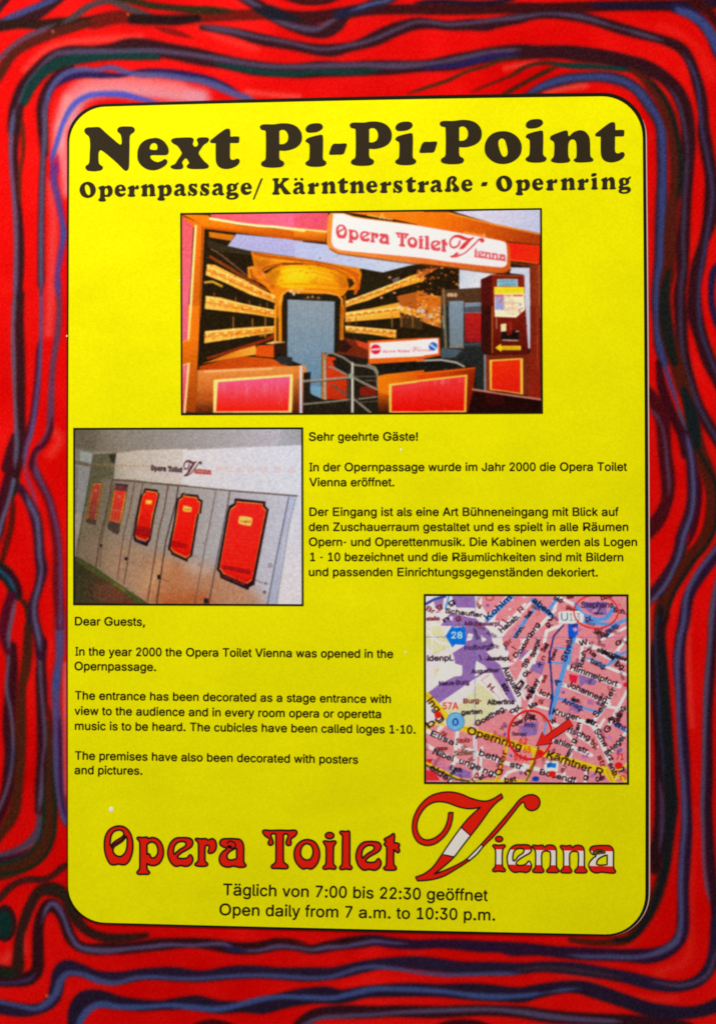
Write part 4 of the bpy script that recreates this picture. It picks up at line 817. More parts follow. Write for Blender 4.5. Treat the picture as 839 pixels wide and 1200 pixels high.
V_e = [o6((250,380),(262,310),(295,245),(350,210),(420,205),(510,208),(540,230),(550,265),(530,305),(470,340),(400,385),(362,428),(380,455),(450,455),(495,430),(515,405),(540,430),(550,470),(530,520),(490,545),(440,540),(400,538),(350,545),(310,530),(270,480)), o6((325,400),(325,320),(350,270),(400,250),(450,258),(458,280),(440,310),(390,345),(350,395))]
V_n = [o7((150,205),(160,190),(210,195),(265,190),(280,210),(310,192),(350,188),(390,200),(410,240),(412,400),(418,435),(440,465),(430,487),(370,490),(312,485),(308,465),(335,435),(345,400),(345,270),(320,256),(280,256),(254,280),(252,400),(255,430),(275,465),(265,487),(210,490),(160,485),(155,465),(180,435),(185,400),(185,270),(175,240))]
V_a = [o7((460,400),(470,370),(510,325),(540,300),(500,285),(478,260),(472,235),(490,205),(550,192),(640,190),(690,195),(725,230),(730,300),(730,420),(740,450),(752,470),(740,490),(680,490),(600,482),(540,490),(490,470),(465,430)), o7((545,385),(560,345),(600,315),(660,292,1),(660,400,1),(600,405),(555,400))]
LOGO_RED = [(G_O,0,0),(G_p,0,0),(G_e,-220,-4.5),(G_r,0,0),(G_a,0,0),(G_T,0,0),(G_o,0,0),(G_i,0,0),(G_l,0,0),(G_e,0,0),(G_t,0,0)]
LOGO_STRIPED = [(V_i,0,0),(V_e,0,0),(V_n,-32.7,-.4),(V_n,0,0),(V_a,0,0)]
DOTTED = (G_i, V_i)
fillT, outT = Flat(INK), Flat(INK + .00016)
for cons, dx, dy in LOGO_RED:
    cs = shaped(cons, dx, dy)
    [fillT.fill([c]) for c in cs] if cons is G_i else fillT.fill(cs)
    for c in cs: outT.ribbon(c, 2.1)
for pts in (o1((135,325),(155,292),(200,265),(245,236),(275,195)), o2((512,275),(545,255),(585,268),(600,300),(570,325),(530,312)), o2((515,312),(540,300),(565,312))):
    outT.ribbon(smooth(pts, 4, False), 1.8, False)
q = o2((520,312),(535,296),(556,300),(552,318),(530,324)); outT.fill([smooth(q, 3)])
logo = fillT.build('logo_lettering', M_RED, poster); logo['label'] = 'red art nouveau words Opera Toilet'
outT.build('letter_outline', M_OUT, logo)
# swash initial in red with white bands
vT = Flat(INK); vT.fill(shaped(G_V, n=5))
ini = vT.build('logo_initial', M_RED, poster); ini['label'] = 'large swash letter V in red and white'
bT = Flat(INK + .00012)
w1 = ov((322,245),(375,290),(330,352),(283,413),(215,401),(250,343),(290,287)); w2 = ov((355,424),(400,380),(436,342),(451,352),(410,400),(370,436))
bT.fill([w1]); bT.fill([w2]); bT.build('white_band', M_LWHITE, ini)
oT = Flat(INK + .00022)
oT.ribbon(shaped(G_V, n=5)[0], 1.7)
for a_, b_ in (((322,243),(377,291)), ((217,400),(285,414)), ((352,424),(373,438)), ((434,340),(453,353))): oT.ribbon(np.array(ov(a_, b_)), 1.5, False)
oT.build('letter_outline', M_OUT, ini)
# the remaining letters: red, white and red bands
def banded(cs_list, y0, y1, name):
    t = Flat(INK)
    for cs, dot in cs_list:
        [t.fill([c]) for c in cs] if dot else t.fill(cs)
    o = t.build(name, [M_RED, M_LWHITE], poster)
    import bmesh
    bm = bmesh.new(); bm.from_mesh(o.data)
    zs = []
    for y in (y0, y1):
        z = float(plane(650, y)[1]) - zb; zs.append(z)
        bmesh.ops.bisect_plane(bm, geom=bm.verts[:] + bm.edges[:] + bm.faces[:], plane_co=(0, 0, z), plane_no=(0, 0, 1))
    for f in bm.faces:
        zc = f.calc_center_median().z
        f.material_index = 1 if zs[1] < zc < zs[0] else 0
    bm.to_mesh(o.data); bm.free()
    return o
vs = [(shaped(c, dx, dy), c is V_i) for c, dx, dy in LOGO_STRIPED]
vienna = banded(vs, 996.3, 1013.6, 'logo_lettering'); vienna['label'] = 'letters ienna banded red, white and red'
oT = Flat(INK + .00016)
for cs, _ in vs:
    for c in cs: oT.ribbon(c, 1.8)
oT.build('letter_outline', M_OUT, vienna)
sT = Flat(INK + .00010)
sT.fill([smooth(o7((500,262),(530,240),(570,232),(610,235),(645,255),(640,280),(600,285),(560,292),(520,285)), 3)])
sT.build('letter_flourish', M_OLIVE, vienna)
oT2 = Flat(INK + .0002)
for pts in (o7((505,270),(540,240),(590,235),(640,255)), o7((540,290),(580,262),(630,280)), o7((545,262),(580,250),(610,258))): oT2.ribbon(smooth(pts, 4, False), 1.0, False)
oT2.build('flourish_line', M_OUT, vienna)

# ---- small flecks on the paper, and a lamp glint put in as white colour
fl = Flat(INK + .0003)
tt = np.linspace(0, 2 * math.pi, 16, endpoint=False)
dome = lambda cx_, cy_, rx, ry, h: None
def glint_fleck(cx_, cy_, rx, ry, h):
    v, f = [], []
    rings = 4
    for r_ in range(rings):
        k = math.cos(r_ / rings * math.pi / 2); hh = math.sin(r_ / rings * math.pi / 2)
        x, z = plane(cx_ + rx * k * np.cos(tt), cy_ + ry * k * np.sin(tt))
        v += [(a_, -INK - h * hh, b_) for a_, b_ in zip(x, z)]
    x, z = plane(np.array([cx_]), np.array([cy_])); v.append((float(x[0]), -INK - h, float(z[0])))
    n = len(tt)
    for r_ in range(rings - 1):
        for i in range(n):
            j = (i + 1) % n
            f.append((r_*n+i, (r_+1)*n+i, (r_+1)*n+j, r_*n+j))
    for i in range(n): f.append(((rings-1)*n+i, rings*n, (rings-1)*n+(i+1) % n))
    me = bpy.data.meshes.new('glint_fleck'); me.from_pydata(v, [], f); me.update()
    for p in me.polygons: p.use_smooth = True
    return link('glint_fleck', me, M_GLINT, poster)
glint_fleck(131, 948.3, 2.8, 3.3, .0003)  # glint of the lamp on a bump, coloured white
glint_fleck(470, 527.3, 1.1, 1.7, .0003); glint_fleck(475.3, 764.5, .8, 1.8, .0003); glint_fleck(79.3, 394, .8, 1.2, .0003); glint_fleck(210.8, 329.5, .8, 1.2, .0003)

# ---------------------------------------------------------------- the three printed pictures
def affine(cons, src, dst):
    """move logo outlines (photo points) from box src to box dst = (x0,y0,x1,y1, rise per width)"""
    out = []
    for c in cons:
        c = np.asarray(c, float)[:, :2]
        u = (c[:, 0] - src[0]) / (src[2] - src[0]); v = (c[:, 1] - src[1]) / (src[3] - src[1])
        out.append(np.stack([dst[0] + u * (dst[2] - dst[0]), dst[1] + v * (dst[3] - dst[1]) + u * dst[4]], 1))
    return out
RED_SH = [shaped(c, dx, dy, 2) for c, dx, dy in LOGO_RED]
VIE_SH = [shaped(c, dx, dy, 2) for c, dx, dy in LOGO_STRIPED]
V_SH = shaped(G_V, n=2)
def small_logo(P, d_words, d_v, d_ienna, c_words, c_v, c_i, edge=None):
    for cs in RED_SH:
        q = affine(cs, (122, 968, 469, 1022), d_words)
        P.poly(q, c_words, 1, 2)
        if edge: [P.stroke([tuple(k) for k in c], .5, edge, .4, .6, True) for c in q]
    q = affine(V_SH, (483, 928, 632, 1032), d_v); P.poly(q, c_v, 1, 2)
    if edge: P.stroke([tuple(k) for k in q[0]], .5, edge, .4, .6, True)
    for cs in VIE_SH:
        q = affine(cs, (577, 979, 721, 1023), d_ienna); P.poly(q, c_i, 1, 2)
        if edge: [P.stroke([tuple(k) for k in c], .4, edge, .4, .5, True) for c in q]

def black_edge(tl, tr, br, bl, w, parent):
    t = Flat(INK + .00028)
    c = np.array([tl, tr, br, bl], float); m = c.mean(0)
    def off(k): return [tuple(p + np.sign(p - m) * k) for p in c]
    o, i = off(w / 2), off(-w / 2)
    for a in range(4):
        b = (a + 1) % 4
        t.fill([[o[a], o[b], i[b], i[a]]])
    return t.build('black_edge', M_BLACK, parent)

# ---- picture 1: the entrance
q1 = ((212.8, 251), (633.5, 245.2), (634.8, 484), (213.6, 485.6))
X, Y = frame_grid(*q1, 0.62)
P = Print(X, Y, (44, 34, 18))
t1 = tile(205, 240, 5.593); t2 = tile(345, 240, 5.593); t3 = tile(490, 240, 5.593); t4 = tile(205, 360, 5.593); t5 = tile(345, 360, 5.593); t6 = tile(490, 360, 5.593)
def po(pts, col, a=1.0, feather=0): P.poly([pts], col, a, 3, feather)
def st(pts, w, col, a=1.0, soft=.7): P.stroke(pts, w / 5.593, col, soft, a)
# ceiling slab and stage arch
po(t1((405,192),(839,236),(839,350),(500,305),(348,272)), (166,164,206)); po(t2((0,238),(210,262),(260,300),(839,385),(745,402),(580,445),(430,418),(0,345)), grad((172,176,214), (182,190,214), t2((0,300))[0], t2((600,420))[0]))
po(t1((225,178),(395,200),(370,238),(228,214)), (196,112,22))
po(t1((500,308),(839,352),(839,600),(720,565),(690,727),(652,727),(660,620),(600,540),(540,500),(480,480),(478,410),(520,400)), (216,128,22))
po(t2((0,345),(430,418),(445,470),(430,560),(350,560),(320,600),(0,600)), (214,124,20))
po(t1((612,470),(660,420),(760,396),(839,396),(839,556),(720,546),(640,522)), (240,176,18)); po(t2((0,398),(150,402),(280,440),(345,490),(358,540),(320,562),(150,548),(0,548)), grad((240,172,16), (226,138,16), t2((0,470))[0], t2((340,520))[0]))
st(t1((560,440),(600,412),(660,396),(760,386),(839,386)), 10, (150,70,16)); st(t1((520,322),(620,340),(720,352),(839,368)), 14, (178,84,14)); st(t1((540,352),(640,366),(760,376),(839,384)), 8, (236,158,50))
st(t2((0,362),(120,372),(240,396),(350,430),(420,462)), 12, (180,86,14)); st(t2((0,382),(140,392),(260,420),(340,460),(366,510)), 6, (150,72,16)); st(t2((350,430),(405,470),(420,520),(400,580)), 22, (196,92,22))
po(t1((580,440),(640,410),(690,402),(640,420),(600,455)), (60,44,20)); po(t2((345,480),(380,490),(395,520),(360,550)), (58,40,20))
for c in t1((520,470), (550,500), (600,500), (640,540), (560,450)): P.disc(c, 3, 2.6, (204,88,40), .6)
st(t1((480,415),(560,430),(600,480),(640,510)), 8, (226,140,90), .8); st(t1((500,430),(510,480),(540,490)), 10, (110,50,20), .7)
P.ring(t2((128, 468))[0], 4.2, 4.5, 1.6, (190,110,14), .8); P.disc(t2((126, 505))[0], 5, 2.2, (196,116,14), .7)
for k in range(9): st(t2((20 + k*36, 410 + k*k*.9), (16 + k*36, 440 + k*k*.9)), 5, (206,120,18), .35)
po(t2((440,462),(470,440),(580,447),(745,404),(640,524),(440,610),(425,560)), (46,38,22))
# gold tiers, left side
gold = lambda a, b: grad((238,176,74), (226,146,40), a, b)
po(t1((215,390),(265,396),(450,488),(658,598),(660,642),(500,592),(330,512),(204,462)), gold(t1((215,420))[0], t1((660,620))[0]))
po(t1((205,598),(300,608),(450,648),(657,690),(657,742),(500,716),(200,684)), gold(t1((205,640))[0], t1((660,720))[0]))
po(t4((198,8),(470,42),(656,66),(656,22),(440,-10),(200,-20)), gold(t4((205,0))[0], t4((660,40))[0]))
po(t4((200,158),(400,138),(560,128),(652,124),(652,166),(400,206),(195,238)), gold(t4((200,190))[0], t4((650,150))[0]))
po(t4((210,330),(400,268),(600,205),(655,168),(655,205),(420,290),(215,345)), (132,50,22)); po(t4((180,372),(420,282),(530,252),(545,310),(440,326),(300,350)), grad((196,104,22), (232,160,60), t4((220,350))[0], t4((530,270))[0]))
po(t4((540,252),(652,248),(652,332),(530,322)), (206,82,22)); po(t4((590,240),(650,222),(720,228),(650,244)), (226,180,110))
st(t1((240,290),(300,325),(470,462)), 9, (122,88,66)); st(t1((235,342),(330,398),(460,478),(600,560)), 20, (128,62,26)); st(t1((200,510),(250,505),(310,535)), 15, (200,150,56)); st(t1((260,300),(495,325)), 5, (90,80,70), .7)
po(t1((215,230),(350,272),(500,306),(500,330),(215,280)), (66,58,40), .7)
for x0, y0, x1, y1 in ((385,66,385,132),(510,78,510,126),(595,50,595,200),(560,190,600,186)): st(t4((x0,y0),(x1,y1)), 7, (176,124,50))
for x0, y0 in ((260,600),(400,628),(490,650),(560,672),(606,664)): st(t1((x0,y0-22),(x0,y0+10)), 6, (190,110,40), .8)
rr = random.Random(5)
def sparkle(poly_pts, n, cols, r0, r1, a=.75):
    q = np.array([p[:2] for p in poly_pts]); lo, hi = q.min(0), q.max(0); k = 0
    while k < n:
        x, y = rr.uniform(lo[0], hi[0]), rr.uniform(lo[1], hi[1])
        ins = False
        for i in range(len(q)):
            (ax, ay), (bx, by) = q[i], q[i-1]
            if (ay > y) != (by > y) and x < (bx-ax)*(y-ay)/(by-ay)+ax: ins = not ins
        if ins:
            P.disc((x, y), rr.uniform(r0, r1), rr.uniform(r0, r1) * .8, rr.choice(cols), a); k += 1
for pl in (t1((215,392),(450,490),(658,600),(658,640),(500,590),(330,510),(206,460)), t1((205,600),(450,650),(657,692),(657,738),(200,680)), t4((200,160),(652,126),(652,164),(196,236))):
    sparkle(pl, 70, [(252,224,150),(214,120,30),(190,90,26),(250,206,110),(200,100,60),(244,190,120)], .6, 1.7)
# right side tiers
po(t2((335,632),(470,588),(640,520),(760,466),(850,440),(850,500),(660,556),(480,630),(338,668)), gold(t2((340,650))[0], t2((839,460))[0]))
po(t3((-8,428),(60,420),(140,412),(60,455),(-8,492)), (176,92,44))
po(t2((335,706),(500,680),(690,640),(860,650),(860,745),(700,740),(335,770)), gold(t2((340,720))[0], t2((839,700))[0]))
po(t2((670,600),(850,560),(850,700),(690,660)), (170,92,34)); po(t3((-8,560),(60,590),(150,600),(150,727),(-8,727)), (196,108,34)); po(t6((-8,-2),(150,-2),(150,138),(60,110),(-8,80)), (196,116,44))
po(t5((690,28),(839,70),(839,150),(700,130)), (74,52,28)); po(t5((335,40),(500,16),(690,-2),(850,40),(850,78),(690,34),(520,48),(335,72)), gold(t5((340,50))[0], t5((839,60))[0]))
po(t5((335,122),(480,134),(668,150),(668,206),(520,182),(335,156)), gold(t5((340,130))[0], t5((660,180))[0]))
po(t5((320,200),(400,215),(480,240),(480,350),(300,330),(262,290)), (112,46,26)); po(t5((400,215),(480,238),(478,280),(420,255)), (196,70,40)); po(t5((262,210),(330,215),(380,260),(340,300),(270,290)), (60,32,24))
for x in (640,700,775): st(t5((x,60),(x,130)), 10, (150,110,64), .8)
for x in (350,365,405): st(t5((x,70),(x,118)), 7, (140,84,30), .8)
sparkle(t3((-5,400),(270,390),(270,580),(150,600),(-5,570)), 55, [(206,90,30),(176,70,26),(90,50,24),(226,130,60),(40,30,16),(240,170,90)], .6, 1.8)
sparkle(t3((-8,560),(150,600),(150,727),(-8,727)), 45, [(246,190,90),(150,70,26),(120,60,30),(214,110,40),(236,160,110)], .7, 1.9)
sparkle(t6((-8,-2),(150,-2),(150,138),(-8,76)), 45, [(246,190,90),(150,70,26),(186,190,196),(214,120,40),(236,200,140)], .7, 1.9)
sparkle(t2((680,640),(850,650),(850,745),(700,740)), 40, [(250,214,130),(170,80,26),(120,60,30),(214,110,40),(200,200,206)], .7, 1.8)
sparkle(t2((338,632),(640,522),(839,446),(839,490),(660,552),(340,664)), 60, [(252,224,150),(190,96,30),(180,84,26),(250,206,110)], .5, 1.5)
sparkle(t5((335,42),(690,2),(839,42),(690,32),(335,70)), 40, [(252,224,150),(190,96,30),(250,206,110)], .5, 1.4); sparkle(t5((335,124),(666,152),(666,202),(520,180),(335,154)), 50, [(252,224,150),(190,96,30),(250,206,110),(150,70,26)], .5, 1.4)
for c in t2((690,670), (750,685), (815,695)): P.disc(c, 2.2, 2.0, (190,196,206), .8)
for c in t6((80,60), (30,30)): P.disc(c, 2.6, 2.6, (186,192,190), .8)
for c in t2((570,610), (655,578), (625,478)): P.disc(c, 1.8, 1.4, (236,150,130), .8)
po(t2((640,490),(690,470),(690,500),(650,515)), (120,110,100), .8)
for (ax, ay), (bx, by), h in ((t1((212,400))[0], t1((658,604))[0], 9.5), (t1((205,606))[0], t1((657,696))[0], 10.5), (t4((200,166))[0], t4((652,130))[0], 9.5), (t2((338,636))[0], t2((760,476))[0], 6.5), (t5((336,44))[0], t5((690,4))[0], 5.5), (t5((336,126))[0], t5((666,156))[0], 7)):
    P.stroke([(ax, ay), (bx, by)], 1.0, (255,236,170), .5, .8); P.stroke([(ax, ay + h * .55), (bx, by + h * .45)], .9, (170,84,24), .5, .7); P.stroke([(ax, ay + h), (bx, by + h * .75)], .9, (250,206,120), .5, .6)
    for k in range(15):
        f = (k + .5) / 15; x, y = ax + (bx - ax) * f, ay + (by - ay) * f
        P.disc((x, y + h * .3), 1.1, 1.0, (190,96,26) if k % 2 else (255,230,160), .7); P.stroke([(x + 2, y + 1), (x + 2, y + h * .8)], .6, (176,84,22), .4, .55)
for pts in (t1((640,470),(720,430),(839,420)), t1((650,500),(740,470),(839,462)), t2((0,424),(120,430),(240,460),(320,510)), t2((0,452),(130,460),(250,492))): st(pts, 5, (255,206,70), .6)
for pts in (t1((650,530),(740,520),(839,520)), t2((0,520),(160,520),(320,540))): st(pts, 6, (190,96,14), .6)
for c_ in t1((700,500), (760,450), (820,440), (690,455)): P.disc(c_, 2.6, 1.4, (206,120,16), .5)
po(t1((600,480),(640,430),(700,410),(680,470),(660,540),(630,520)), (150,70,10), .6, 3); po(t2((250,440),(340,480),(362,540),(310,560),(280,500)), (150,70,10), .5, 3)
po(t1((740,440),(839,425),(839,500),(740,510)), (255,206,40), .7, 4); po(t2((0,425),(120,430),(180,470),(120,505),(0,505)), (255,200,34), .6, 4)
po(t1((520,340),(640,360),(600,400),(540,440)), (150,76,16), .5, 2.5); po(t1((700,380),(839,384),(839,396),(700,396)), (120,56,14), .8)
for k in range(40): P.disc((rr.uniform(296, 424), rr.uniform(300, 326)), rr.uniform(.5, 1.3), rr.uniform(.5, 1.0), rr.choice([(255,190,60),(150,70,16),(232,120,20),(110,54,20)]), .55)
# stage door
po([(332,344),(396.5,345),(398,402),(392,420),(334,420)], (42,36,26))
DR = [(337.3,351.2),(392.4,353.5),(391.6,413.6),(379,413.6),(377,467),(356,467),(355,428),(337,421)]
po(DR, grad((134,146,158), (98,130,158), (360,352), (360,460)))
for k in range(26):
    x = 339 + k * 2.05; P.stroke([(x, 354), (x - .4, 420)], .5, (112,122,140) if k % 2 else (150,158,164), .4, .35)
st(t1((682,735),(690,640),(705,590),(740,562),(839,558)), 13, (240,160,66)); st(t2((0,560),(200,575),(285,592),(312,620),(316,735)), 13, (236,150,52)); st(t1((668,740),(672,640)), 10, (206,110,24)); st(t2((332,600),(334,740)), 8, (200,104,20))
st(t5((314,-5),(310,205)), 24, (216,122,24)); st(t5((312,-5),(308,205)), 4, (90,44,16)); st(t4((660,-5),(660,225)), 14, (226,146,36)); st(t4((690,-5),(692,225)), 22, (222,134,26)); st(t4((676,-5),(676,220)), 4, (120,60,16)); st(t4((722,-5),(726,250)), 16, (48,36,20))
for c in t1((762,568), (812,572), (780,585)): P.disc(c, 1.6, 2.2, (220,196,180), .85)
for c in t2((30,570), (90,608), (120,604), (160,612)): P.disc(c, 1.4, 1.8, (190,140,90), .8)
st(t2((60,615),(180,612)), 6, (120,80,40), .7)
# pink surround with its gilt mouldings
po(t1((40,60),(125,132),(105,500),(88,740),(40,740)), grad((214,92,100), (222,104,126), t1((60,130))[0], t1((70,700))[0])); po(t4((40,-10),(98,-10),(88,215),(40,232)), (214,96,118))
po(t1((40,70),(190,130),(196,160),(172,740),(96,740),(130,150)), grad((218,112,24), (196,100,20), t1((120,400))[0], t1((185,420))[0])); po(t4((88,-10),(170,-10),(150,405),(138,690),(40,690),(40,232),(88,215)), grad((222,116,22), (150,66,16), t4((120,200))[0], t4((110,690))[0]))
st(t1((140,140),(118,480),(102,740)), 15, (240,216,140)); st(t4((106,-10),(92,215)), 14, (240,206,130)); po(t4((54,380),(98,364),(70,690),(46,690)), grad((222,108,126), (206,60,60), t4((70,400))[0], t4((60,680))[0])); st(t4((94,372),(66,690)), 13, (240,206,150)); st(t4((56,382),(98,366)), 6, (236,190,100))
st(t4((95,210),(52,232)), 8, (230,150,60)); st(t1((185,150),(166,740)), 8, (120,56,18), .8)
po(t1((225,50),(850,30),(850,170),(600,135),(430,118),(240,82)), grad((218,92,104), (226,104,140), t1((300,90))[0], t1((830,90))[0])); po(t2((-5,40),(225,55),(212,182),(-5,158)), grad((222,92,116), (214,84,96), t2((0,90))[0], t2((210,90))[0]))
for k in range(5): st(t2((10,80 + k*14),(200,92 + k*15)), 4, (206,76,96), .5)
po(t1((40,60),(225,70),(240,100),(430,138),(850,176),(850,240),(500,196),(190,158),(185,130)), grad((226,124,16), (200,96,16), t1((400,130))[0], t1((400,180))[0])); po(t2((-5,170),(212,182),(205,250),(-5,232)), grad((230,130,30), (170,84,18), t2((100,180))[0], t2((100,245))[0]))
st(t1((235,92),(330,108),(430,126),(560,140),(650,146),(850,170)), 17, (248,226,160)); st(t2((-5,158),(100,168),(212,178)), 12, (246,214,120)); st(t1((200,150),(420,178),(839,222)), 9, (172,78,14), .8); st(t2((-5,228),(205,246)), 10, (130,60,20), .8)
P.disc(t2((142, 102))[0], 1.3, 1.5, (206,40,196), .9)
# fascia on the right
po(t3((225,45),(800,20),(800,190),(500,128)), grad((196,192,214), (180,184,212), t3((500,60))[0], t3((780,150))[0]))
po(t2((330,50),(400,60),(640,95),(850,140),(850,40),(400,40)), (224,120,26)); po(t3((-5,48),(200,48),(500,126),(800,190),(800,268),(560,238),(-5,140)), grad((230,116,18), (160,62,18), t3((100,80))[0], t3((780,230))[0])); st(t3((200,58),(500,132),(800,196)), 8, (240,160,60), .8); st(t2((480,70),(640,100)), 6, (246,206,110)); st(t2((560,92),(575,60),(590,92)), 6, (250,206,130), .8); st(t3((300,182),(440,206)), 5, (240,190,110)); st(t3((430,188),(432,206)), 5, (244,210,150))
po(t3((575,248),(795,268),(795,388),(600,368)), grad((226,40,28), (214,52,18), t3((600,300))[0], t3((780,320))[0])); st(t3((600,376),(700,398),(790,392)), 18, (104,50,26)); st(t3((600,362),(780,386)), 5, (240,140,60), .8); st(t3((560,240),(790,264)), 8, (124,50,24), .9)
# right wall and ticket machine
po(t3((268,415),(520,450),(412,490),(412,545),(268,562)), grad((188,194,212), (206,208,220), t3((300,430))[0], t3((420,500))[0])); po(t3((600,412),(735,414),(735,735),(700,735),(690,460),(600,450)), (190,194,214)); po(t6((704,-8),(733,-8),(733,272),(714,272)), (184,188,208))
po(t3((728,400),(800,388),(800,740),(734,740)), grad((122,48,26), (146,60,34), t3((735,500))[0], t3((795,500))[0])); po(t6((732,-8),(800,-8),(800,610),(690,575),(690,320),(732,300)), grad((120,44,26), (140,40,26), t6((740,100))[0], t6((760,560))[0])); st(t3((792,400),(796,740)), 6, (200,120,60), .6); st(t6((778,0),(780,400)), 8, (182,80,40), .6)
po(t3((150,560),(412,544),(412,740),(150,740)), (84,58,40)); po(t6((150,-8),(480,-8),(480,312),(440,320),(438,700),(380,690),(375,392),(150,332)), (44,46,46)); po(t6((150,268),(290,280),(240,330),(150,335)), (74,90,102)); po(t6((120,380),(240,385),(180,410),(120,405)), (76,92,104)); st(t3((165,560),(172,740)), 18, (132,104,76)); st(t6((170,-8),(180,265)), 16, (118,110,84)); st(t6((158,60),(168,140)), 8, (196,190,170), .7)
for x in (200, 220, 244): P.disc(t3((x, 592))[0], 2.2, 2.6, (206,176,140), .8)
po(t3((203,632),(298,630),(298,740),(200,740)), (122,138,154)); po(t6((200,-8),(297,-8),(296,262),(206,266)), grad((120,136,152), (112,124,132), t6((250,20))[0], t6((250,250))[0])); st(t6((204,264),(296,266)), 5, (196,140,100))
po(t3((305,642),(412,640),(412,716),(302,716)), (118,130,152)); st(t3((300,680),(412,676)), 9, (50,46,46)); po(t6((302,2),(412,-6),(412,34),(302,36)), (84,84,92)); po(t6((304,40),(412,38),(412,232),(306,226)), grad((170,34,30), (150,30,34), t6((350,60))[0], t6((350,220))[0]))
for y in (70, 100, 130, 165, 195): st(t6((322,y),(400,y-2)), 3, (196,80,66), .35)
po(t6((302,228),(412,232),(412,262),(302,256)), (58,60,64)); st(t6((410,240),(300,246)), 4, (110,116,124), .7)
po(t3((410,492),(482,458),(694,464),(700,740),(412,740)), (126,38,22)); po(t3((410,492),(482,458),(484,740),(412,740)), (84,26,20)); po(t6((412,-8),(482,-8),(478,312),(412,300)), (62,24,20)); po(t6((478,-8),(700,-8),(722,312),(478,314)), grad((122,34,22), (92,26,18), t6((580,20))[0], t6((600,300))[0])); st(t3((482,462),(690,466)), 5, (196,110,70), .7); st(t6((484,0),(484,300)), 5, (220,150,40), .8)
po(t3((515,488),(652,488),(652,536),(515,536)), (146,190,204))
[st(t3((530 + k*9.5, 497), (526 + k*9.5 + (k % 3)*4, 509)), 4, (50,84,116), .75) for k in range(12)]; [st(t3((532 + k*9.5, 518), (536 + k*9.5 - (k % 2)*5, 531)), 4, (50,84,116), .75) for k in range(12)]
po(t3((497,540),(692,540),(697,690),(640,740),(500,735)), (238,226,188)); po(t3((497,540),(692,540),(692,584),(497,586)), (242,204,44)); po(t6((498,-8),(698,-8),(698,8),(640,62),(590,54),(500,30)), (238,226,200))
po(t3((503,600),(560,600),(560,690),(503,690)), (150,152,200)); st(t3((505,596),(555,596)), 12, (206,80,110)); st(t3((575,596),(605,596)), 9, (216,110,110)); st(t3((625,596),(680,596)), 11, (210,80,80)); st(t3((520,562),(670,560)), 3, (220,170,30), .8)
for k in range(26): st(t3((rr.uniform(505,670), 605 + k*4.4),(rr.uniform(540,690), 606 + k*4.4)), 4, rr.choice([(170,130,140),(220,150,90),(140,150,190),(224,120,110),(200,180,120)]), .5)
for k in range(9): P.disc(t3((rr.uniform(510,680), rr.uniform(615,720)))[0], 1.3, 1.3, rr.choice([(206,70,60),(110,120,180),(236,180,60)]), .7)
st(t3((566,590),(566,700)), 3, (160,130,130), .7); st(t3((618,590),(618,710)), 3, (180,150,150), .6)
po(t6((540,112),(576,108),(576,170),(540,200)), (236,206,160)); po(t6((540,162),(576,158),(580,190),(612,180),(620,150),(658,152),(658,212),(540,216)), (36,22,22)); st(t6((552,216),(650,220)), 7, (196,190,170)); st(t6((512,70),(512,140)), 8, (204,150,130), .7); st(t6((600,100),(606,145)), 20, (150,44,34)); st(t6((640,160),(655,158)), 9, (206,190,170), .8)
po(t6((503,266),(542,240),(542,254),(672,254),(672,282),(544,282),(542,294)), (232,196,34)); [st(t6((554 + k*10, 262), (553 + k*10 + (k % 2)*5, 275)), 5, (160,110,24), .8) for k in range(11)]
po(t6((438,314),(722,312),(726,580),(560,560),(440,545)), (116,46,24)); po(t6((466,346),(684,334),(686,574),(560,552),(468,544)), (232,184,74)); po(t6((482,356),(667,344),(668,564),(560,546),(480,538)), grad((224,52,16), (206,36,22), t6((560,360))[0], t6((600,550))[0])); st(t6((436,318),(438,600)), 14, (150,150,156), .8); st(t6((456,330),(456,560)), 7, (170,60,40), .7)
po(t6((300,700),(365,550),(440,556),(800,612),(800,700)), (42,16,12)); po(t6((440,546),(560,562),(560,640),(440,640)), (60,18,14))
# counter on the left
po(t4((165,388),(300,352),(460,322),(640,338),(745,388),(500,400),(158,420)), grad((176,66,14), (196,84,22), t4((200,390))[0], t4((640,350))[0])); po(t4((660,345),(690,318),(770,330),(772,378),(700,378)), (52,50,52)); po(t4((650,238),(722,232),(726,302),(652,302)), (54,34,26)); st(t4((650,236),(720,230)), 7, (196,160,120), .9)
po(t4((150,415),(500,398),(745,386),(860,388),(860,692),(138,692)), grad((212,134,66), (176,86,34), t4((400,420))[0], t4((400,600))[0])); po(t4((138,560),(860,600),(860,692),(138,692)), grad((176,88,34), (70,30,16), t4((200,600))[0], t4((200,690))[0]), .8)
st(t4((200,424),(420,412),(640,404)), 14, (232,176,122), .8); st(t4((150,425),(146,600)), 8, (150,80,40), .6)
po(t4((256,476),(775,440),(768,692),(254,692)), (238,210,124)); po(t4((285,492),(756,456),(746,680),(272,684)), grad((228,90,130), (228,40,24), t4((500,480))[0], t4((500,675))[0])); st(t4((262,686),(760,686)), 5, (232,150,130), .9)
for k in range(22):
    x = rr.uniform(300, 735); y = rr.uniform(490, 520); st(t4((x, y), (x - rr.uniform(-6, 16), y + rr.uniform(40, 130))), rr.uniform(3, 7), (240,140,170), .3)
po(t5((-5,388),(60,378),(66,692),(-5,692)), grad((214,126,50), (90,36,18), t5((20,420))[0], t5((20,680))[0])); st(t5((44,392),(44,692)), 17, (196,198,214))
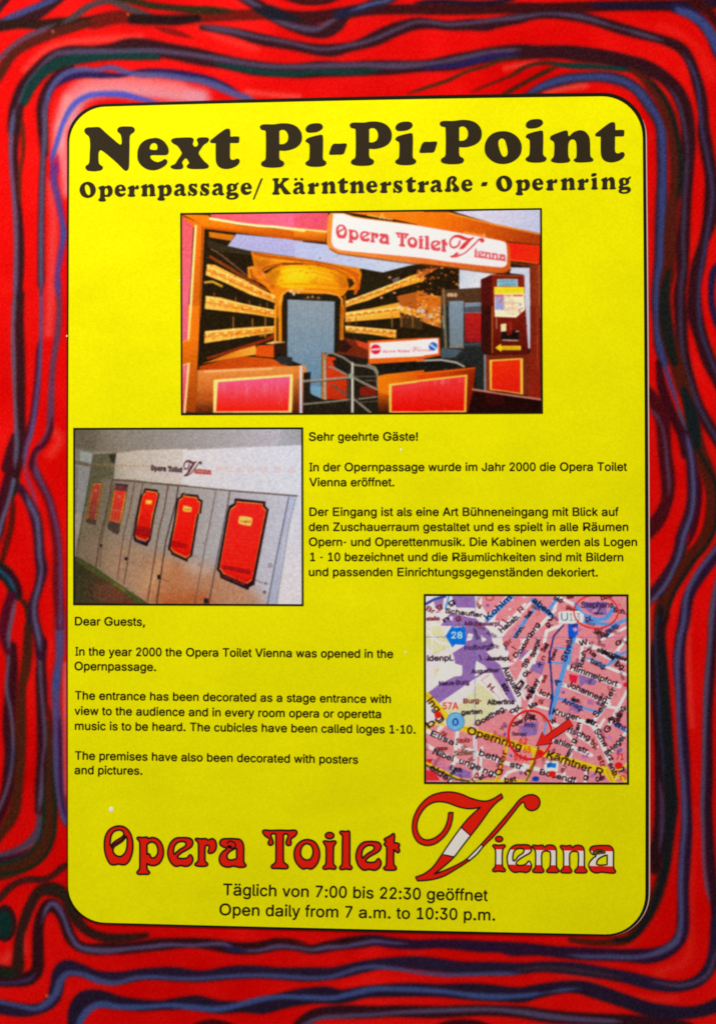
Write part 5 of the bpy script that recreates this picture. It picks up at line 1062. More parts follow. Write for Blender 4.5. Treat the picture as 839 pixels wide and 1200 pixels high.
# barrier and floor
po(t5((180,300),(265,300),(480,340),(545,440),(560,700),(62,700),(62,430),(108,425),(104,560),(178,600)), (42,36,28)); po(t5((104,520),(178,520),(178,600),(110,570)), (110,150,176))
po(t5((212,322),(272,332),(262,400),(345,442),(345,604),(210,604)), grad((206,66,26), (176,50,20), t5((250,330))[0], t5((300,600))[0])); po(t5((430,520),(535,520),(535,584),(430,584)), (122,36,22)); po(t5((182,300),(205,300),(205,604),(180,604)), (150,90,40)); po(t5((250,345),(345,380),(345,430),(265,395)), (40,34,30))
CH = (142,136,124); CD = (92,86,76)
for pts, w, c in ((t5((205,606),(202,340),(214,306),(246,300),(320,330),(390,378),(470,388),(525,408),(546,450),(546,520)), 13, CH), (t5((381,370),(381,692)), 16, (190,186,174)), (t5((62,486),(200,474),(352,462)), 15, (150,140,128)), (t5((62,636),(220,622),(360,606)), 11, CH), (t5((230,392),(265,400),(345,444)), 13, CH), (t5((250,510),(345,578)), 13, CD), (t5((390,464),(460,500),(542,540)), 15, CH), (t5((388,600),(500,692)), 13, CH), (t5((400,456),(535,454)), 9, CD), (t5((470,482),(535,482)), 9, CD), (t5((420,602),(540,588)), 9, CH), (t5((420,625),(545,615)), 7, CD), (t5((355,462),(358,610)), 8, CD), (t5((192,310),(190,600)), 9, (196,130,60))): st(pts, w, c, .95)
st(t5((204,350),(202,600)), 4, (226,222,212), .8); st(t5((380,400),(380,680)), 5, (236,232,222), .8); st(t5((62,496),(350,472)), 5, (60,54,48), .8); P.disc(t5((372, 452))[0], 3.4, 3.4, (150,146,136))
for k in range(7): st(t5((90 + k*38, 690),(130 + k*38, 620)), 6, (74,60,44), .35)
# reception desk with its small sign
po(t5((530,382),(700,352),(850,340),(850,445),(560,442)), (36,32,26)); po(t6((-5,342),(150,330),(300,385),(150,410),(-5,425)), (34,32,28)); st(t6((-5,352),(150,346),(250,364),(300,390)), 12, (176,170,162)); st(t5((480,376),(530,396),(548,430)), 10, (176,170,160), .8)
po(t5((480,222),(850,202),(850,352),(486,374)), (222,100,26)); po(t6((-5,203),(140,200),(146,318),(-5,346)), (214,86,26)); po(t5((496,236),(850,214),(850,322),(492,338)), (226,218,226)); po(t6((-5,214),(131,205),(131,305),(-5,322)), (230,220,226))
P.disc(t5((533, 277))[0], 5.9, 5.8, (206,40,62)); st(t5((508,279),(558,275)), 11, (240,214,218)); P.disc(t6((97, 258))[0], 5, 5, (38,92,182)); st(t6((78,244),(116,272)), 9, (216,226,240)); st(t6((82,258),(98,240)), 4, (200,214,236), .8)
dA, dB = t5((578, 284), (756, 282)); vA, vB = t5((764, 250), (830, 300)); iA, iB = t5((806, 268), (894, 285))
small_logo(P, (dA[0], dA[1] - .2, dB[0], dA[1] + 3.2, -1.0), (vA[0], vA[1] + 2, vB[0], vB[1] - 1, 0), (iA[0], iA[1] + 1.2, iB[0], iB[1] + 1, 0), (196,90,90), (204,110,110), (206,130,130))
po(t5((545,452),(600,440),(850,412),(850,700),(552,700)), grad((230,124,20), (190,80,14), t5((560,480))[0], t5((800,640))[0])); po(t5((545,560),(640,580),(640,700),(550,700)), grad((170,80,20), (40,20,12), t5((580,580))[0], t5((590,690))[0]), .85); po(t6((-5,432),(376,392),(360,550),(322,700),(-5,700)), grad((206,74,12), (110,30,10), t6((100,450))[0], t6((340,640))[0])); st(t6((0,440),(370,400)), 6, (236,140,60), .7)
po(t5((618,504),(850,476),(850,692),(622,692)), (238,190,84)); po(t6((-5,478),(322,442),(314,690),(-5,690)), (232,176,66)); po(t5((638,516),(850,488),(850,684),(636,684)), grad((230,66,70), (216,20,12), t5((740,500))[0], t5((740,670))[0])); po(t6((-5,492),(306,456),(300,680),(-5,682)), grad((226,60,66), (210,24,10), t6((150,470))[0], t6((150,670))[0]))
for k in range(14):
    x = rr.uniform(0, 290); st(t6((x, 486 - x*.1), (x - 4, 520 - x*.1)), 4, (240,150,160), .45)
st(t6((358,540),(560,572),(800,606)), 12, (196,134,120)); st(t6((358,548),(800,613)), 4, (80,30,24), .8)
# the large sign
OS = smooth(t2((240,52,1),(222,80),(212,240),(225,282),(275,318),(700,372),(839,388)) + t3((200,408),(500,446),(565,446),(600,420),(604,390),(598,270),(582,246),(540,232)) + t2((839,138),(600,105),(400,78),(330,56,1)), 3)
P.poly([OS], grad((228,140,56), (196,92,34), t2((300,100))[0], t3((560,440))[0])); st(t2((235,290),(290,322),(700,378),(839,394)) + t3((200,412),(500,452),(570,452),(606,424)), 9, (122,56,26), .8)
IS = smooth(t2((256,62,1),(244,240),(262,282),(310,300),(839,350)) + t3((200,376),(540,412),(568,404),(580,388),(576,262),(552,240)) + t2((839,144),(600,112),(400,86),(320,60,1)), 3)
P.poly([IS], grad((236,230,238), (226,218,230), t2((300,150))[0], t3((500,350))[0])); st(t2((246,120),(240,240),(258,282),(310,302),(839,352)) + t3((200,378),(540,414)), 4, (206,110,90), .8)
small_logo(P, (393.6, 263.0, 524.3, 282.0, 14.6), (526.4, 274.5, 567, 301.5, 4.5), (555.5, 291.2, 592.5, 301.6, 5.0), (204,78,82), (200,62,56), (206,96,92), (176,50,54))
w_ = t3((262,290),(300,292),(272,320),(250,316)); po(w_, (238,230,234), .9)
st(t3((372,342),(560,364)), 5, (212,70,66), .8)
P.blur(2); P.contrast(1.16, 112); P.mottle(2.2, 4, 12); P.grain(5, 5)
pic = P.build('entrance_photo', INK + .0001, M_PRINT, poster, 1.10)
pic['label'] = 'printed colour photo of the theatre-like entrance under a white sign'
black_edge(*q1, 2.0, pic)

# ---- picture 2: the row of cubicle doors
q2 = ((87.8, 502.6), (354.4, 502), (354.9, 709), (87.6, 708))
X, Y = frame_grid(*q2, 0.62)
P = Print(X, Y, (176, 166, 160))
a1 = tile(80, 495, 5.993); a2 = tile(215, 495, 5.593); a3 = tile(80, 600, 5.993); a4 = tile(215, 600, 5.593)
def st(pts, w, col, a=1.0, soft=.7): P.stroke(pts, w / 5.8, col, soft, a)
po([(86,500),(357,500),(357,524),(300,524),(215,528),(137,532),(110,530),(86,525)], grad((122,112,98), (176,172,184), (100,512), (320,520)), 1.0, 2)
po([(86,500),(120,500),(110,530),(86,526)], (110,104,92), .6); po([(330,500),(357,500),(357,522),(326,524)], grad((160,162,172), (140,142,150), (330,512), (357,505)), .7)
po(a1((345,218),(500,196),(839,186),(839,450),(330,398)), grad((176,164,152), (198,188,186), a1((350,300))[0], a1((839,300))[0])); po(a2((-5,184),(300,168),(790,148),(790,600),(740,482),(300,448),(-5,415)), grad((204,198,202), (204,206,224), a2((0,300))[0], a2((700,300))[0]))
po(a1((45,190),(100,195),(185,222),(170,300),(112,640),(45,640)), (140,138,134)); po(a1((90,204),(182,222),(172,292),(86,268)), (170,178,178)); po(a1((45,268),(90,272),(170,296),(160,312),(45,290)), (116,104,82)); po(a1((80,300),(160,310),(110,640),(60,640)), (156,156,160))
po(a1((182,224),(342,214),(322,402),(300,420),(240,400),(150,640),(110,640),(172,300)), (100,98,78)); po(a1((290,226),(343,222),(330,292),(300,270)), (58,54,44)); po(a1((172,285),(330,290),(330,316),(172,300)), (136,116,84), .8)
# door fronts
DO = [(133,562.6),(215,572),(300,580),(348,582),(352,600),(325,712),(175,712),(90,652),(98,610),(110,570),(130,560)]
DO = a1((318,402),(600,426),(839,448)) + a2((300,450),(740,484)) + a4((620,600),(560,612),(-5,612)) + a3((570,640),(390,520),(200,392),(60,312),(60,250),(110,0)) + a1((150,560),(240,396))
po(DO, grad((128,114,96), (188,188,206), (110,600), (335,620)))
po(a3((60,250),(200,120),(420,200),(640,300),(839,380),(839,645),(570,640),(390,520),(200,392),(60,312)), grad((150,126,108), (178,128,94), (120,630), (170,700)), .8, 8)
po([(186,650),(220,660),(260,668),(300,694),(310,716),(165,716),(170,690)], (178,116,78), .75, 9); po([(190,696),(235,692),(248,700),(250,716),(180,716)], (174,92,48), .75, 6)
po(a4((300,500),(430,540),(540,575),(535,620),(300,620)), (180,136,108), .6, 7)
po(a3((590,400),(690,330),(720,350),(650,450),(610,520),(570,560),(520,520)), (206,178,140), .55, 7)
po(a4((20,330),(50,345),(170,370),(200,400),(20,390)), (206,196,190), .6, 6)
po(a2((690,490),(742,482),(700,612),(650,800)) + a4((612,608),(552,608),(640,180)), grad((178,184,212), (168,172,196), (338,590), (320,700))); po(a2((742,478),(800,470),(800,620)) + a4((800,612),(612,608),(700,80)), grad((200,202,220), (212,206,214), (350,590), (340,700)))
for pts, w, c in ((a1((318,402),(470,412),(600,427),(839,448)), 9, (104,84,66)), (a2((-5,416),(300,447),(745,482)), 8, (120,96,84)), (a2((0,426),(300,458)), 4, (220,210,206)),
    (a1((312,410),(296,520),(270,640)) + a3((225,200),(198,388)), 5, (82,60,50)), (a1((325,430),(290,600)) + a3((240,200),(226,385)), 3, (110,84,70)), (a1((470,424),(440,600)) + a3((395,150),(348,476)), 4, (120,72,60)), (a1((528,430),(500,560)) + a3((440,220),(396,506)), 4, (96,58,54)), (a1((706,442),(680,600)) + a3((640,130),(562,622)), 5, (98,58,54)), (a1((776,452),(760,560)) + a3((690,200),(624,642)), 6, (66,40,42)), (a2((214,450),(180,640)) + a4((150,200),(76,606)), 4, (124,96,96)), (a2((305,455),(290,560)) + a4((215,350),(168,606)), 5, (84,64,70)), (a2((692,490),(670,600)) + a4((610,300),(552,606)), 5, (96,92,112)), (a2((742,484),(700,640)) + a4((690,100),(612,606)), 3, (150,150,170)), (a1((180,225),(150,420),(112,640)), 4, (86,84,70)), (a3((110,0),(66,300)), 5, (110,100,84))): st(pts, w + 1.5, tuple(int(v * .8) for v in c), .95)
po(a3((40,312),(62,310),(200,392),(390,522),(575,645),(575,660),(40,660)), grad((56,58,38), (104,62,46), (90,680), (140,690))); po(a3((60,316),(200,396),(390,524),(575,648),(500,648),(300,500),(150,410),(60,345)), (78,84,44)); st(a3((330,505),(400,548)), 12, (130,120,60), .8); po(a3((180,500),(330,520),(440,600),(300,640),(180,600)), (112,70,54), .5)
# red panels with dark frames and gilt lines
def panel(pts, top, bot, fw, gilt=True, dark=(52,22,28)):
    ys = [p[1] for p in pts]
    i0, i1 = pts[int(np.argmin(ys))], pts[int(np.argmax(ys))]
    P.poly([pts], grad(top, bot, i0, i1))
    if gilt: P.stroke(pts, 2.3, (226,172,66), .6, .9, True)
    c = np.mean(np.array([p[:2] for p in pts]), 0)
    P.stroke([tuple(np.array(p[:2]) + (np.array(p[:2]) - c) / np.linalg.norm(np.array(p[:2]) - c) * fw * .5) for p in pts], fw, dark, .6, .95, True)
panel(a1((178,432),(242,428),(205,650)) + a3((195,78),(134,62),(140,0)), (212,58,54), (138,62,52), 1.3, True, (92,72,36))
po(a3((138,46),(206,56),(196,92),(128,72)), (74,62,50)); po(a1((150,560),(222,566),(210,640),(140,640)), (140,70,58), .45)
panel(a1((345,446),(416,450),(400,560)) + a3((384,10),(368,80),(286,62)) + a1((300,640),(322,500)), (226,52,42), (182,66,50), 1.4, True, (100,76,34)); po(a1((338,432),(424,440),(418,488),(334,476)), (110,56,56)); st(a1((338,434),(420,442)), 11, (44,44,66)); po(a3((296,60),(372,80),(362,140),(350,162),(284,122),(276,96)), (76,62,58)); st(a1((312,612),(386,626)), 5, (226,150,150), .7)
def ticket(outer, inner, top, bot, dark=(46, 22, 30)):
    P.poly([outer], dark); P.poly([inner], (228, 174, 70))
    m = np.mean(np.array(inner), 0)
    q = [tuple(np.array(v) + (m - np.array(v)) / np.linalg.norm(m - np.array(v)) * 1.1) for v in inner]
    ys = [v[1] for v in q]
    P.poly([q], grad(top, bot, q[int(np.argmin(ys))], q[int(np.argmax(ys))]))
ticket(a1((540,462),(632,474),(632,492),(646,504)) + a3((612,20),(584,188),(556,242),(468,206),(460,166),(484,20)) + a1((506,540),(512,512),(530,498)), a1((548,478),(622,488),(634,508)) + a3((598,20),(572,186),(548,206),(486,184),(474,166),(498,20)) + a1((520,540),(528,512),(544,496)), (234,46,26), (190,24,18))
po(a3((482,92),(590,118),(578,182),(474,160)), (140,20,24), .75); po(a3((462,168),(486,186),(548,208),(582,190),(556,242),(470,204)), (40,26,40)); st(a3((480,192),(550,214)), 4, (190,120,140), .7)
ticket(a1((800,497),(839,488)) + a2((0,466),(100,476),(106,500),(130,514),(118,600)) + a4((106,10),(60,288),(34,306),(28,334)) + a3((839,350),(728,300),(722,278),(702,262),(745,60)) + a1((762,555),(768,535),(792,524)), a1((812,508),(839,502)) + a2((0,480),(90,490),(98,512),(116,524),(104,600)) + a4((92,10),(46,284),(24,300)) + a3((839,326),(744,282),(722,256),(758,60)) + a1((778,556),(784,540),(806,530)), (238,42,30), (214,26,16))
po(a3((726,196),(839,224),(839,262),(720,240)), (150,20,24), .6); st(a3((735,290),(839,328)), 3, (206,110,120), .7)
ticket(a2((338,498),(540,518),(540,550),(562,572)) + a4((556,10),(470,455),(468,478),(436,490),(425,512),(245,432),(240,400),(220,378),(290,0)) + a2((296,565),(300,548),(335,530)), a2((350,516),(522,532),(524,556),(546,576)) + a4((538,14),(452,446),(420,470),(262,404),(250,380),(238,372),(304,4)) + a2((312,566),(346,542)), (240,44,40), (226,34,20))
po(a4((256,344),(446,380),(440,412),(250,372)), (150,26,34), .8); po(a4((262,410),(400,472),(430,460),(440,440),(300,396)), (196,30,26), .6)
for k in range(9): st(a4((300 - k*5, 130 + k*26),(500 - k*6, 150 + k*27)), 3, (250,80,64), .35)
st(a4((256,418),(400,478)), 3, (196,120,130), .8)
po(a1((550,544),(594,548),(590,576),(546,572)), (236,184,70)); po(a1((812,584),(839,588)) + a2((56,560),(52,588),(10,584)) + a1((808,618)), (238,188,76)); po(a2((8,550),(58,556),(54,588),(4,582)), (240,190,84)); po(a1((348,508),(380,512),(376,532),(346,528)), (190,120,60), .8); P.disc(a1((200, 478))[0], 1.8, 2, (214,130,110), .8)
po(smooth(a4((366,36,1),(372,26),(446,36),(454,46),(446,86),(438,92),(368,78),(362,70)), 2), (242,192,96)); P.text("Loge 5", a4((380, 66))[0], a4((440, 72))[0], 2.6, (150,80,40), .25); [st(a2((12 + k*7, 564 + k*.7), (12 + k*7, 574 + k*.7)), 4, (150,80,40), .7) for k in range(6)]
for c, s in ((a3((236, 236))[0], 3), (a3((410, 328))[0], 3.4), (a3((642, 456))[0], 4.6), (a4((152, 582))[0], 5.4)):
    P.poly([[(c[0]-s*.45, c[1]-s*.6),(c[0]+s*.5, c[1]-s*.5),(c[0]+s*.4, c[1]+s*.6),(c[0]-s*.5, c[1]+s*.5)]], (34,34,36))
for pts in (a3((268,256),(276,262)), a3((440,350),(466,356)), a3((660,470),(715,490)), a4((474,446),(520,466)), a4((66,288),(84,292))): st(pts, 5, (110,84,64), .8)
P.ring(a4((570, 350))[0], 1.8, 2.2, 1.1, (120,112,120)); P.disc(a4((533, 525))[0], 2, 2.2, (134,96,84)); P.disc(a4((540, 468))[0], 1.8, 1.6, (130,120,126)); P.disc(a4((105, 345))[0], 1.6, 2.4, (170,120,110), .8); P.disc(a3((636, 120))[0], 1.2, 1.6, (140,100,90), .7); P.disc(a4((134, 206))[0], 1.3, 1.6, (150,110,110), .7); P.disc(a3((616, 205))[0], 1.2, 1.8, (150,100,90), .7)
for k in range(8): P.disc(a1((350 + k*30, 305 + (k % 2)*3))[0], 1.6, 1.3, (166,122,90), .55)
for x in (235, 300, 380, 445, 525, 620, 712):
    c = a2((x, 304 + (x - 235) * .02))[0]; P.ring(c, 3.4, 3.2, 1.2, (214,172,166), .7); P.disc(c, 1, 1, (206,170,170), .6)
st(a2((210,326),(760,344)), 3, (214,206,214), .6); st(a2((205,286),(770,290)), 3, (216,206,212), .5)
w0, w9 = a1((584, 296))[0], a1((806, 352))[0]
small_logo(P, (w0[0], w0[1] + .6, w9[0], w0[1] + 8.2, 1.4), (a2((4,0))[0][0], a2((0,246))[0][1], a2((122,0))[0][0], a2((0,352))[0][1], 1.4), (a2((74,0))[0][0], a2((0,296))[0][1], a2((184,0))[0][0], a2((0,334))[0][1], 1.4), (62,36,42), (104,44,50), (204,60,52), (50,30,34))
st(a2((78,332),(184,338)), 7, (206,40,34), .8)
po([(84,500),(112,500),(140,560),(128,620),(110,712),(84,712)], (70,62,48), .28, 12); P.blur(2); P.contrast(1.12, 130); P.mottle(2.2, 5, 22); P.grain(6, 5)
pic = P.build('cubicle_photo', INK + .0001, M_PRINT, poster, 1.12)
pic['label'] = 'printed colour photo of a row of cubicle doors with red panels'
black_edge(*q2, 2.2, pic)

# ---- picture 3: the city map
q3 = ((497.6, 697.2), (734.6, 697.6), (735.2, 918), (498, 917.2))
X, Y = frame_grid(*q3, 0.58)
P = Print(X, Y, (230, 208, 218))
m1 = tile(490, 690, 6.712); m2 = tile(615, 690, 6.712); m3 = tile(490, 765, 6.712); m4 = tile(615, 765, 6.712); m5 = tile(490, 840, 6.712); m6 = tile(615, 840, 6.712)
def st(pts, w, col, a=1.0, soft=.5): P.stroke(pts, w / 6.712, col, soft, a)
PKB, PUR, WHT, OLV, BLU, YLW, DBL = (230,134,144), (140,108,168), (238,224,230), (206,202,166), (92,148,218), (246,192,34), (34,54,124)
# building blocks
po(m2((-30,40),(850,40),(850,580),(-30,580)), PKB); po(m4((-30,-10),(850,-10),(850,580),(-30,580)), PKB); po(m6((-30,-10),(850,-10),(850,540),(-30,540)), PKB); po(m5((40,60),(850,90),(850,540),(40,540)), PKB)
po(m1((500,55),(690,55),(545,205),(500,130)), PKB); po(m1((740,55),(850,55),(850,130),(700,258),(600,250),(620,190)), PKB); po(m1((650,400),(700,330),(850,180),(850,580),(700,580),(680,480)), PKB); po(m3((700,110),(800,60),(850,90),(850,180),(750,230)), PKB); po(m3((470,575),(690,440),(850,560),(850,620),(480,620)), PKB); po(m3((760,240),(850,180),(850,330),(800,330)), (236,190,200))
po(m1((262,55),(440,55),(452,150),(300,146)), PUR); po(m1((175,290),(250,190),(440,232),(552,322),(596,462),(540,495),(440,580),(318,580),(283,496),(372,440),(372,292)), PUR); po(m1((120,80),(200,70),(190,180),(140,190)), (150,110,160))
po(m3((286,-5),(540,-5),(600,60),(640,90),(440,205),(330,282),(155,402),(78,312),(160,250),(285,185),(352,178),(360,110)), PUR); po(m3((545,110),(640,88),(665,150),(772,385),(715,372),(600,190)), PUR); po(m3((800,-10),(850,-10),(850,90),(790,40)), PUR)
po(m1((372,232),(450,232),(560,330),(600,470),(520,500),(400,470),(372,400)), PUR); po(m3((270,-5),(400,-10),(450,60),(430,150),(360,200),(300,120)), PUR); po(m1((392,350),(432,356),(420,400),(378,410)), WHT); po(m1((490,360),(540,400),(500,420)), (226,214,200)); po(m1((250,215),(275,220),(265,250),(245,240)), WHT)
po(m1((62,300),(170,292),(262,450),(128,522),(62,450)), OLV); st(m1((62,320),(160,420),(250,440)), 16, WHT); st(m1((100,300),(110,500)), 10, WHT); po(m3((118,132),(192,108),(172,172),(130,190)), OLV); po(m3((200,60),(345,100),(345,170),(280,180),(160,240),(110,250)), (236,226,234)); po(m3((455,62),(520,100),(540,130),(440,190)), (236,226,230))
po(m3((300,430),(440,290),(470,230),(580,330),(640,400),(470,580),(340,600),(240,480),(180,420)), OLV); st(m3((200,400),(330,330),(460,215)), 12, (236,210,206)); st(m3((480,205),(590,320),(700,430)), 18, (238,224,222)); st(m3((560,170),(640,270),(700,380)), 16, WHT); st(m3((495,215),(560,170)), 6, (206,120,120), .8); st(m3((495,215),(640,360)), 5, (206,120,120), .8); st(m3((700,400),(590,180)), 5, (206,120,120), .8)
po(m5((150,60),(300,100),(330,60),(470,20),(470,100),(330,110)), (220,196,178), .6)
po(m5((240,380),(330,400),(415,430),(410,485),(300,470),(240,430)), PUR); po(m5((100,330),(200,330),(240,400),(240,440),(110,380)), (196,120,150)); po(m5((62,330),(110,330),(95,380),(62,380)), (206,40,50)); po(m5((62,420),(130,430),(170,500),(62,500)), (214,50,60)); po(m5((420,60),(560,120),(700,150),(690,60),(600,0)), PKB); po(m5((470,190),(660,235),(650,290),(480,240)), PKB)
po(m2((450,105),(640,100),(640,205),(540,210),(470,160)), PUR); po(m2((-10,480),(30,480),(20,540),(-10,540)), (176,110,160)); po(m4((60,60),(160,70),(130,170),(40,140)), PUR); po(m4((420,170),(570,215),(540,260),(470,240),(430,270)), PUR); po(m4((345,165),(415,180),(400,240),(350,220)), (226,40,70)); po(m4((770,240),(800,230),(800,270),(770,262)), (226,40,70)); po(m4((350,425),(440,440),(420,480),(340,470)), (166,110,160)); po(m4((490,370),(540,370),(540,410),(490,400)), (170,110,170)); po(m6((-10,40),(108,36),(92,140),(-10,155)), PUR); po(m5((790,70),(850,60),(850,160),(800,150)), PUR)
for k in range(70):
    b = rr.choice((m2, m4, m6, m5)); x, y = rr.uniform(0, 800), rr.uniform(60, 520)
    po(b((x, y),(x + rr.uniform(12, 40), y + rr.uniform(4, 16)),(x + rr.uniform(8, 34), y + rr.uniform(16, 36)),(x - 6, y + rr.uniform(12, 26))), rr.choice([(214,112,128),(232,142,150),(206,120,150),(222,116,120),(196,112,150)]), .7)
for k in range(16):
    x, y = rr.uniform(640, 830), rr.uniform(60, 560); P.disc(m1((x, y))[0], rr.uniform(1, 2.6), rr.uniform(1, 2), rr.choice([(160,100,150),(214,112,128),(238,220,226)]), .7)
# streets
for pts, w in ((m4((318,108),(520,180),(740,262)), 34), (m4((296,250),(480,320),(660,400)), 30), (m4((210,455),(400,520),(580,580)), 32), (m6((190,45),(380,120),(560,235)), 30), (m6((190,165),(360,235),(520,300)), 30), (m4((690,300),(640,400),(520,560)), 30), (m6((530,60),(600,200),(710,470)), 34), (m6((800,110),(720,220),(650,300)), 26), (m5((70,110),(300,220),(470,290),(650,350),(830,410)), 34), (m5((60,220),(250,320),(460,400),(620,460)), 30), (m5((310,90),(290,300),(250,500)), 28), (m5((440,80),(450,300),(440,520)), 26), (m5((500,240),(480,500)), 20), (m5((160,100),(200,60)), 30), (m5((830,390),(700,440),(640,520)), 24),
    (m2((-20,420),(110,300),(230,170),(250,80)), 26), (m2((150,420),(170,330),(290,285)), 26), (m2((390,395),(560,470),(830,580)), 40), (m2((600,400),(700,350),(800,300)), 20), (m2((680,560),(740,460),(800,380)), 26), (m2((100,400),(70,580)), 24), (m2((-20,560),(60,480)), 26), (m2((250,60),(400,130)), 24), (m2((-20,180),(60,90)), 20), (m2((450,420),(440,580)), 24), (m4((440,-10),(430,130)), 22), (m4((500,60),(640,110),(790,170)), 22), (m4((100,-10),(60,60),(-20,190)), 26), (m4((-20,230),(110,330),(200,350)), 22), (m4((130,190),(60,330),(30,440)), 26), (m4((30,400),(180,440)), 20), (m4((560,-10),(700,60)), 22), (m4((640,420),(800,450)), 22), (m4((800,300),(660,560)), 24), (m6((330,130),(380,190),(350,320)), 24), (m6((440,60),(420,140)), 20), (m6((300,340),(310,520)), 22), (m6((480,400),(470,520)), 22), (m6((-10,380),(200,440),(390,500)), 30), (m6((620,20),(560,120)), 22), (m6((830,340),(750,420)), 20), (m1((470,120),(500,240),(640,380),(700,580)), 26), (m1((480,60),(470,160)), 26), (m1((839,120),(700,270),(640,330)), 20), (m1((839,400),(760,560)), 22), (m3((700,-5),(690,110),(770,260),(839,360)), 22), (m3((850,80),(770,240)), 20), (m1((60,160),(200,170),(430,200),(520,230)), 22)):
    st(pts, w, WHT, .95)
for pts, w in ((m2((60,90),(130,150),(215,215)), 40), (m2((245,85),(185,165)), 28), (m2((400,120),(440,195),(560,245),(640,230),(695,150)), 36), (m2((430,250),(560,270),(720,290)), 30), (m2((800,240),(700,280),(650,350)), 30), (m2((385,385),(355,470),(340,580)), 32), (m4((330,-10),(310,110),(270,240),(200,500)), 40), (m2((-10,260),(60,180),(90,130)), 22), (m2((240,460),(330,470)), 16), (m4((200,75),(320,85)), 18), (m4((200,360),(300,365),(450,430),(590,470)), 22), (m4((200,215),(300,250)), 16), (m2((830,480),(740,520),(680,580)), 22), (m4((720,-5),(660,90),(600,110)), 22), (m4((480,40),(560,60),(620,110)), 16), (m6((700,60),(790,110),(830,140)), 22), (m6((170,40),(140,140)), 18), (m1((735,60),(640,150),(540,245)), 34), (m1((845,240),(800,310),(755,375)), 28), (m1((240,60),(215,150)), 18)): st(pts, w, BLU, .95)
st(m1((62,118),(130,80),(210,60)), 22, (52,84,160))
for pts, w in ((m2((300,285),(225,370),(195,500),(185,580)), 14), (m4((190,-10),(205,180),(215,350),(190,480)), 15), (m2((60,95),(205,205)), 6)): st(pts, w, DBL, .95)
for pts, w in ((m3((62,330),(160,430),(270,560)), 52), (m5((300,75),(560,150),(850,240)), 50), (m6((-10,232),(140,285),(420,365),(700,450)), 50), (m5((700,215),(660,370),(610,510)), 26), (m6((620,400),(700,520)), 46), (m6((700,450),(820,520)), 30), (m5((62,360),(180,420),(300,480),(400,510),(600,505),(839,500)), 20), (m6((830,360),(720,420)), 20), (m5((62,90),(150,40),(200,60)), 26), (m6((70,290),(30,440),(10,520)), 20)): st(pts, w, YLW, .95)
for pts in (m6((640,420),(680,510)), m5((690,230),(640,440),(615,505)), m3((70,330),(160,440),(200,500)), m5((330,75),(850,222))): st(pts, 5, (206,70,40), .7)
st(m5((62,380),(200,440),(300,490),(400,505)), 14, (40,70,40), .9); st(m6((105,240),(60,400),(10,500)), 14, (40,44,36), .8); st(m6((60,390),(10,500)), 8, (60,130,60), .9)
# survey grid
for pts in (m1((40,379),(845,381)), m2((-10,381),(800,383)), m1((445,50),(446,580)), m3((445,-10),(446,580)), m5((446,-10),(447,520))): st(pts, 5, (84,112,186), .75)
